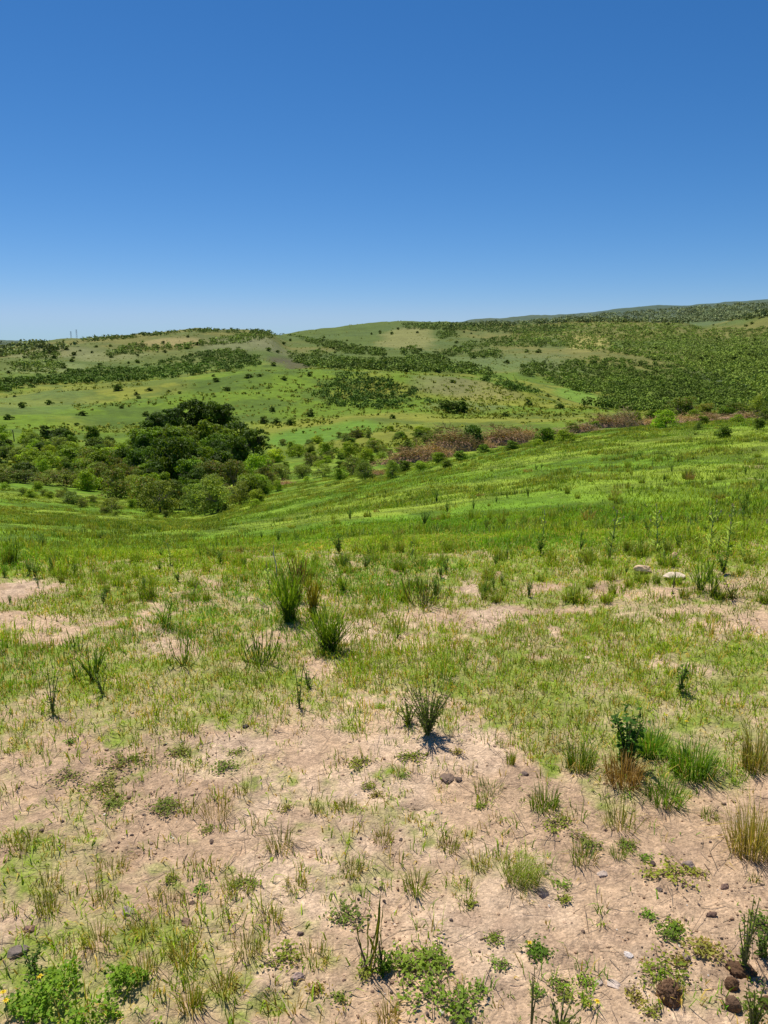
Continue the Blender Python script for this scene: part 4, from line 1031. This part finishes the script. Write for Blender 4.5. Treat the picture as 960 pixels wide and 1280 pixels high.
# creeping mats: a few runners with small leaves held just above the sand
def mat_plant(px, py, wp, label, seed, lc=(.13,.19,.05), leaf=.012, dens=1.0, hgt=.018, name='creeping_weed', group=None):
    x, y, z, d, H, W = place(px, py, wp, wp)
    t = thing(name, (x, y, z), 0, 1, label, 'creeping weed', group)
    rg = np.random.default_rng(seed); b = Buf(); l = Buf()
    nr = int(9 + 3 * dens)
    for k in range(nr):
        th = rg.uniform(0, 2*PI); L = W * .5 * rg.uniform(.4, 1.1); K = 5
        tt = np.linspace(0, 1, K); thv = th + np.cumsum(rg.normal(0, .2, K))
        q = np.cumsum(np.stack([np.cos(thv), np.sin(thv)], 1) * L / (K - 1), 0); q[0] = 0
        zz = height(x + q[:, 0], y + q[:, 1]) - z + .003 + rg.uniform(0, hgt * .6, K)
        p = np.stack([q[:, 0], q[:, 1], zz], 1)
        tube(b, p, .0012, (.2,.12,.08), 3)
        m = int((16 + 10 * dens) * max(L / .12, .5)); i = rg.integers(0, K - 1, m); f = rg.random(m)[:, None]
        pos = p[i] * (1 - f) + p[i + 1] * f + rg.normal(size=(m, 3)) * [leaf * 1.1, leaf * 1.1, hgt * .3]; pos[:, 2] = np.maximum(pos[:, 2], zz.mean() + .002)
        cards(l, pos, rg.normal(size=(m, 3)) * .45 + [0, 0, 1], leaf * rg.uniform(.6, 1.25, m), np.asarray(lc)[None] * rg.uniform(.9, 1.8, (m, 1)) * np.array([1.1, 1, .9]), .62, rg)
    obj('runners', b.mesh('runners', M_STEM), t); obj('leaves', l.mesh('leaves', M_GRASS), t)
mat_plant(125,985,60,'creeping weed patch, broadest of those on the upper left sand',81,(.14,.19,.06),dens=1.6)
mat_plant(138,1006,44,'creeping weed with dark stems just below the broadest patch at left',82,(.11,.17,.05))
mat_plant(88,972,44,'creeping weed left of the broadest patch at left',83,(.13,.18,.06),dens=.6)
mat_plant(160,952,50,'creeping weed above the broadest patch at left',84,(.13,.19,.06))
mat_plant(204,1014,40,'round creeping weed alone on the sand right of the broadest patch',85,(.12,.18,.05),dens=1.3)
mat_plant(281,962,28,'small creeping weed by itself on the upper left sand',86,(.10,.17,.04))
mat_plant(228,942,26,'small creeping weed at the upper edge of the left sand',87,(.13,.18,.06))
mat_plant(834,1094,46,'round creeping weed beside dark stones on the right sand',88,(.17,.23,.06),dens=1.6)
mat_plant(838,1166,24,'small dark creeping weed on the right sand',89,(.08,.15,.03),dens=1.3)
mat_plant(884,1190,38,'pale matted creeping weed above the dung at lower right',90,(.18,.21,.09),dens=1.3)
mat_plant(828,1214,48,'creeping weed just above the large dung lump at lower right',91,(.12,.19,.04),dens=1.3)
mat_plant(673,1192,22,'small dark green creeping weed alone on the lower sand',92,(.07,.15,.03),dens=1.2)
mat_plant(505,1212,74,'large bright creeping weed patch right of the arching plant at bottom centre',93,(.14,.24,.05),.013,2.0,.03)
mat_plant(545,1200,50,'bright creeping weed at the right end of the bottom centre patch',94,(.13,.22,.05),.013,1.4,.03)
mat_plant(540,1245,60,'trailing bright weed running down to the bottom edge from the centre patch',95,(.12,.22,.05),.013,1.2,.03)
mat_plant(576,1262,44,'trailing leafy weed at the bottom edge right of the centre patch',96,(.12,.22,.05),.014,1.0,.03)
mat_plant(434,1146,42,'dark creeping weed with twiggy litter left of the arching plant top',97,(.09,.15,.05),dens=1.0)
mat_plant(955,1160,30,'creeping weed at the right photo edge above the dung',98,(.08,.15,.04),dens=1.2)
mat_plant(516,948,30,'small creeping weed on the sandy strip at centre',99,(.15,.22,.05),dens=.8)
mat_plant(440,955,30,'yellowish creeping weed on the sandy strip left of centre',100,(.18,.24,.06),dens=.8)
mat_plant(690,1030,40,'creeping weed in the sand left of the wispy grass clump',101,(.15,.21,.06),dens=.8)
mat_plant(355,1240-40,40,'flat green creeping weed in sparse grass at lower left centre',102,(.15,.22,.05),dens=.8)
mat_plant(735,1056-0,36,'flat creeping weed under the sparse drooping tuft',103,(.13,.18,.07),dens=.6)
i = 0
while i < 40:
    px = random.uniform(0, 960); py = random.uniform(925, 1270)
    g = ground(px, py)
    if bareness(np.array([g[0]]), np.array([g[1]]))[0] < .35: continue
    mat_plant(px, py, random.uniform(8, 22), 'tiny low green weed sprouting from the bare sandy soil', 600 + i, (random.uniform(.10, .17), random.uniform(.16, .23), .05), .009, .3, .01, 'weed_seedling', 'tiny weeds on the bare soil'); i += 1

# lush clover-like patch, bottom left: nobody could count it
cb = Buf(); g0 = ground(88, 1258); rg = np.random.default_rng(71)
n = 7000; th = rg.uniform(0, 2*PI, n); q = np.sqrt(rg.random(n)); x = g0[0] + np.cos(th) * q * .25; y = g0[1] - .03 + np.sin(th) * q * .16
w = 1 - q * q; keep = rg.random(n) < np.clip(w * 1.3 + (fbm(x, y, .08, 4, 311, .6) - .5) * 8 - .4, 0, 1); x, y, w = x[keep], y[keep], w[keep]; n = len(x)
zz = height(x, y) + rg.uniform(.004, .06, n) * (.4 + .6 * w) * (.2 + 1.6 * fbm(x, y, .05, 2, 313))
nn = rg.normal(size=(n, 3)) * .5 + [0, 0, 1]
cards(cb, np.stack([x, y, zz], 1), nn, rg.uniform(.006, .015, n), lerp(C(.11,.26,.02), C(.23,.38,.045), rg.random(n)) * rg.uniform(.6, 1.15, (n, 1)), .75, rg)
tag(obj('clover_patch', cb.mesh('clover_patch', M_GRASS)), 'lush bright green clover-like leaves in the bottom left corner', 'clover', kind='stuff')

def flower(px, py, label, up=.05):
    x, y, z, d, H, W = place(px, py, 10)
    t = thing('yellow_flower', (x, y, z), 0, 1, label, 'flower')
    b = Buf(); tube(b, [(0, 0, -.005), (.003, 0, up * .5), (0, .002, up)], [.0012, .001, .0008], (.12,.2,.05), 4); obj('stem', b.mesh('flower_stem', M_STEM), t)
    b = Buf(); rg = np.random.default_rng(int(px)); m = 10; th = np.arange(m) * 2 * PI / m
    blades(b, np.tile([[0, .002, up]], (m, 1)), th, np.full(m, 1.2), np.full(m, .008), np.full(m, .005), np.tile(C(.85,.62,.02), (m, 1)), rng=rg)
    lump(b, (0, .002, up + .001), (.003, .003, .002), (.7,.45,.02), 1)
    obj('petals', b.mesh('petals', M_PETAL), t)
flower(53,1252,'yellow flower in the middle of the clover patch at bottom left', .07)
flower(7,1268,'yellow flower at the left photo edge beside the clover patch', .06)
flower(10,1279,'lowest yellow flower in the bottom left corner', .06)
flower(661,1200,'yellow flower on a thin stem left of the small dark creeping weed')
flower(745,1280,'yellow flower near the bottom edge right of centre', .06)
flower(832,908,'upper left yellow flower above the thick green grass at right', .05)
flower(857,916,'yellow flower in the thick green grass at right', .05)

# ------------------------------------------------------------------ stones and dung
def stone(px, py, w, h, label, seed, col=(.22,.20,.19), name='stone', cat='stone', mat=None, sub=4, rough=.25, flat=5, deep=.8, sink=.3, freq=1.6):
    x, y, z, d = ground(px, py)
    W = .86 * w / F * d; H = .8 * h / F * d
    b = Buf(); col = np.array(col) * np.array([1.25, 1.08, .92]); lump(b, (0, 0, H * (.34 - sink)), (W / 2, W / 2 * deep, H * .56), col, sub, rough * 1.5, freq * 1.25, seed, flat * 2 if flat else 0)
    o = obj(name, b.mesh(name, mat or M_ROCK, True)); o.location = (x, y, z); o.rotation_euler = (0, 0, random.uniform(-.3, .3)); tag(o, label, cat)
    return o
stone(845,723,36,11,'largest pale flat stone lying in the grass on the right',1,(.60,.55,.46),flat=8,sink=0)
stone(801,716,27,13,'tan flat stone just left of the largest pale stone',2,(.58,.47,.32),flat=7,sink=-.15)
stone(843,701,13,13,'small upright tan stone above the largest pale stone',3,(.58,.42,.27),sink=-.1)
stone(861,693,9,5,'small orange tan stone right of the small upright one',23,(.50,.33,.2))
stone(765,690,8,8,'small pinkish white stone at the foot of a thistle',4,(.52,.46,.46))
stone(734,823,12,7,'small pale stone half hidden in grass right of centre',5,(.6,.5,.38))
stone(486,732,11,6,'little tan stone by the centre brown broom plant',6,(.55,.40,.27))
stone(680,1118,18,16,'grey angular stone below the fine combed grass clump',7,(.25,.22,.21))
stone(682,1092,12,8,'small grey brown stone just above the angular grey stone',8,(.24,.2,.18))
stone(861,1083,18,16,'rounded grey stone right of the round creeping weed',9,(.26,.22,.21))
stone(815,1080,11,8,'small dark stone at the left of the round creeping weed',10,(.08,.06,.055))
stone(824,1113,10,6,'small dark stone under the round creeping weed',11,(.12,.10,.09))
stone(906,1109,13,10,'smooth brown stone alone on the right sand',12,(.24,.17,.14))
stone(785,1195,11,9,'small bright white stone on the lower right sand',13,(.72,.72,.74),rough=.3)
stone(767,1229,20,8,'flat pale grey chip sunk in the lower right sand',14,(.5,.45,.42),sink=.45)
stone(748,1228,14,6,'flat grey chip left of the larger flat pale chip',24,(.4,.36,.33),sink=.45)
stone(857,1198,15,14,'grey brown stone left of the pale matted weed',15,(.25,.2,.19))
stone(160,1141,20,12,'grey flat-topped stone in the sparse grass at lower left',16,(.32,.28,.27))
stone(22,1190,24,14,'dark grey stone at the left photo edge',17,(.18,.16,.15))
stone(233,1155,16,12,'brown earthy stone at lower left',18,(.24,.17,.13))
stone(371,1222,17,13,'grey pink stone at the bottom left of centre',19,(.36,.29,.27))
stone(375,1168,10,8,'small dark stone above the grey pink one',20,(.13,.10,.09))
stone(307,909,10,7,'small black stone at the upper edge of the left sand',21,(.07,.06,.06))
stone(656,968,13,7,'flat dark stone on the sand above the lush grass',22,(.15,.12,.11))
stone(753,1093,16,7,'pale grey chip among dark crumbs under the small neat tuft',25,(.45,.4,.37))
stone(558,973,26,7,'flat lump of dark crumbly earth on the sand near the centre',26,(.2,.155,.125),name='earth_clod',cat='earth clod',rough=.4,freq=3)
stone(573,975,12,9,'small dark clod right of the flat crumbly lump',27,(.15,.12,.1),name='earth_clod',cat='earth clod',rough=.4)
stone(240,1130,9,7,'little dark clod in sparse grass at lower left',28,(.15,.11,.09),name='earth_clod',cat='earth clod',rough=.4)
stone(38,1162,14,9,'reddish brown clod by the left edge',29,(.22,.15,.12),name='earth_clod',cat='earth clod',rough=.4)
DC = (.11,.065,.035)
stone(837,1247,25,30,'largest dark brown dung lump with a pale worn face',31,(.13,.08,.045),'dung_lump','dung',M_DUNG,5,.3,0,1.1,.2,2.2)
stone(914,1234,15,16,'round brown dung ball, upper one of the pair at lower right',32,DC,'dung_lump','dung',M_DUNG,4,.15,0,1,.1,2)
stone(916,1260,17,18,'round brown dung ball, lower one of the pair at lower right',33,(.13,.085,.055),'dung_lump','dung',M_DUNG,4,.15,0,1,.1,2)
stone(925,1214,30,14,'long low dung lump above the two dung balls',34,DC,'dung_lump','dung',M_DUNG,4,.3,0,.7,.2,2.5)
stone(957,1258,14,16,'dung ball cut by the right photo edge near the bottom',35,DC,'dung_lump','dung',M_DUNG,4,.15,0,1,.1,2)
stone(889,1145,14,6,'small stick-like dung piece on the right sand',36,(.15,.10,.08),'dung_lump','dung',M_DUNG,3,.2,0,.5,.1,2)
i = 0
while i < 60:
    px = random.uniform(0, 960); py = random.uniform(925, 1275); g = ground(px, py)
    if bareness(np.array([g[0]]), np.array([g[1]]))[0] < .3: continue
    k = random.random(); w = 3 + 5 * random.random() ** 2.5
    stone(px, py, w, w * .7, 'small dark brown pebble lying on the bare sandy soil' if k < .6 else 'small pale tan pebble lying on the bare sandy soil', 700 + i, (.14,.10,.08) if k < .6 else (.5,.38,.28), 'pebble', 'pebble', sub=2, flat=3)['group'] = 'dark pebbles on the soil' if k < .6 else 'pale pebbles on the soil'
    i += 1
# sticks
def stick(px, py, L, ang, rise, rad, label, col, seed):
    x, y, z, d = ground(px, py); L = L / F * d; rg = np.random.default_rng(seed)
    e = np.array([math.cos(ang) * L * math.cos(rise), math.sin(ang) * L * math.cos(rise), L * math.sin(rise)])
    b = Buf(); tube(b, [(0, 0, rad), e * .35 + rg.normal(size=3) * L * .03 + [0, 0, rad], e * .7 + rg.normal(size=3) * L * .03 + [0, 0, rad], e + [0, 0, rad]], [rad, rad * .9, rad * .75, rad * .4], col, 5)
    m = e * .55; tube(b, [m + [0, 0, rad], m + np.array([-e[1], e[0], abs(e[2])]) * .3 + [0, 0, rad]], [rad * .6, rad * .3], col, 4)
    o = obj('dry_stick', b.mesh('dry_stick', M_TWIG)); o.location = (x, y, z); tag(o, label, 'stick')
stick(346,722,40,1.9,1.2,.005,'pale dry forked twig standing up in the grass left of the brooms',(.55,.48,.40),1)
stick(335,760,22,2.4,.4,.003,'pale bent twig low in the grass left of the brooms',(.55,.48,.40),2)
stick(705,1035,16,.9,.1,.002,'thin dark twig on the sand left of the wispy grass clump',(.12,.09,.07),3)
stick(915,972,22,2.2,.3,.0022,'pale straw-like twig in the grass at the right edge',(.6,.5,.35),4)
stick(600,1175,30,.4,.05,.0018,'thin brown twig lying on the sand above the centre patch',(.25,.17,.1),5)
stick(625,1215,14,1.2,.5,.002,'short dark twiggy stump on the sand near the bottom',(.14,.09,.07),6)
stick(240,745,20,1.0,.9,.003,'brown dead twig in the grass on the left',(.2,.14,.1),7)

# ------------------------------------------------------------------ fence post and distant masts
x, y, z, d = ground(18, 552)
t = thing('fence_post', (x, y, z), 0, 1, 'thin leaning wooden fence post on the meadow at the left photo edge', 'fence post')
b = Buf(); Hh = 13 / F * d
tube(b, [(0, 0, -.2), (-.05, 0, Hh * .5), (-.12, 0, Hh)], [.1, .09, .08], (.11,.09,.075), 7); obj('post', b.mesh('post', M_TWIG), t)
b = Buf(); tube(b, [(-.2, 0, Hh * .8), (.1, 0, Hh * .82)], [.03, .03], (.11,.09,.075), 5); obj('crosspiece', b.mesh('crosspiece', M_TWIG), t)

def mast(px, top, label):
    g = ground(px, 427.6) or ground(px, 429)
    a, _ = ray(px, 428); r = 3300.; x, y = r * math.sin(float(a)), r * math.cos(float(a)); z = float(height(x, y))
    H = (430.5 - top) / F * r - (z - EYE)
    t = thing('power_pylon', (x, y, z), 0, 1, label, 'pylon')
    def leg(xf):
        return xf
    b = Buf(); w0, w1 = 3.2, .7; cols = (.28,.31,.34)
    lv = np.linspace(0, 1, 7)
    P = lambda k, f: np.array([(w0 + (w1 - w0) * f) * (1 if k in (0, 3) else -1), (w0 + (w1 - w0) * f) * (1 if k < 2 else -1), H * f])
    for k in range(4):
        lb_ = Buf(); tube(lb_, [P(k, 0) - [0, 0, 1], P(k, 1)], [.22, .16], cols, 4); obj('leg', lb_.mesh('leg', M_STEEL), t)
        for i in range(6):
            tube(b, [P(k, lv[i]), P((k + 1) % 4, lv[i + 1])], .11, cols, 3); tube(b, [P((k + 1) % 4, lv[i]), P(k, lv[i + 1])], .11, cols, 3)
    obj('bracing', b.mesh('bracing', M_STEEL), t)
    for f in (.72, .84, .96):
        ab = Buf(); tube(ab, [(-5, 0, H * f), (0, 0, H * f + .8), (5, 0, H * f)], [.1, .22, .1], cols, 4); tube(ab, [(-5, 0, H * f), (5, 0, H * f)], .12, cols, 4); obj('crossarm', ab.mesh('crossarm', M_STEEL), t)
mast(89.5, 416, 'left, shorter of two faint lattice pylons on the far left skyline')
mast(96.5, 414, 'right, taller of two faint lattice pylons on the far left skyline')

# ------------------------------------------------------------------ light, sky, camera
SUN_EL, SUN_AZ = math.radians(64), math.radians(-28)     # azimuth from +Y toward +X; the sun stands ahead, a little left
sd = bpy.data.lights.new('sun', 'SUN'); sd.energy = 4.9; sd.angle = math.radians(.53); sd.color = (1, .955, .88)
so = bpy.data.objects.new('sun', sd); link(so)
so.rotation_euler = (math.radians(90) - SUN_EL, 0, PI - SUN_AZ)
so.location = (0, 0, 50)
w = bpy.data.worlds.new('World'); bpy.context.scene.world = w; w.use_nodes = True
nt = w.node_tree; N, L = nt.nodes, nt.links; N.clear()
sky = N.new('ShaderNodeTexSky'); sky.sky_type = 'NISHITA'; sky.sun_disc = False; sky.sun_elevation = SUN_EL; sky.sun_rotation = SUN_AZ
sky.altitude = 2000; sky.air_density = 1.0; sky.dust_density = 0; sky.ozone_density = 3.0
# clear deep blue of a dry summer sky: each channel of the sky model through its own gain and gamma
sep = N.new('ShaderNodeSeparateColor'); comb = N.new('ShaderNodeCombineColor'); L.new(sky.outputs[0], sep.inputs[0])
for i, (g, k) in enumerate([(1.53, .76), (1.05, .71), (.92, .93)]):
    a = N.new('ShaderNodeMath'); a.operation = 'MULTIPLY'; a.inputs[1].default_value = .1; L.new(sep.outputs[i], a.inputs[0])
    p = N.new('ShaderNodeMath'); p.operation = 'POWER'; p.inputs[1].default_value = g; L.new(a.outputs[0], p.inputs[0])
    m = N.new('ShaderNodeMath'); m.operation = 'MULTIPLY'; m.inputs[1].default_value = 10 * k; L.new(p.outputs[0], m.inputs[0])
    q = N.new('ShaderNodeMath'); q.operation = 'SMOOTH_MIN'; q.inputs[1].default_value = (3.9, 5.8, 9.5)[i]; q.inputs[2].default_value = 1.2; L.new(m.outputs[0], q.inputs[0]); L.new(q.outputs[0], comb.inputs[i])
bg = N.new('ShaderNodeBackground'); bg.inputs['Strength'].default_value = .1
out = N.new('ShaderNodeOutputWorld')
L.new(comb.outputs[0], bg.inputs[0]); L.new(bg.outputs[0], out.inputs[0])

cam = bpy.data.cameras.new('camera'); co = bpy.data.objects.new('camera', cam); link(co)
co.location = (0, 0, EYE); co.rotation_euler = (math.radians(90) - PITCH, 0, 0)
cam.sensor_fit = 'VERTICAL'; cam.sensor_height = 36; cam.lens = 36 * F / 1280
cam.clip_start = .05; cam.clip_end = 20000
sc = bpy.context.scene; sc.camera = co
sc.view_settings.view_transform = 'Standard'; sc.view_settings.look = 'None'; sc.view_settings.exposure = 0
sc.render.resolution_x = 768; sc.render.resolution_y = 1024
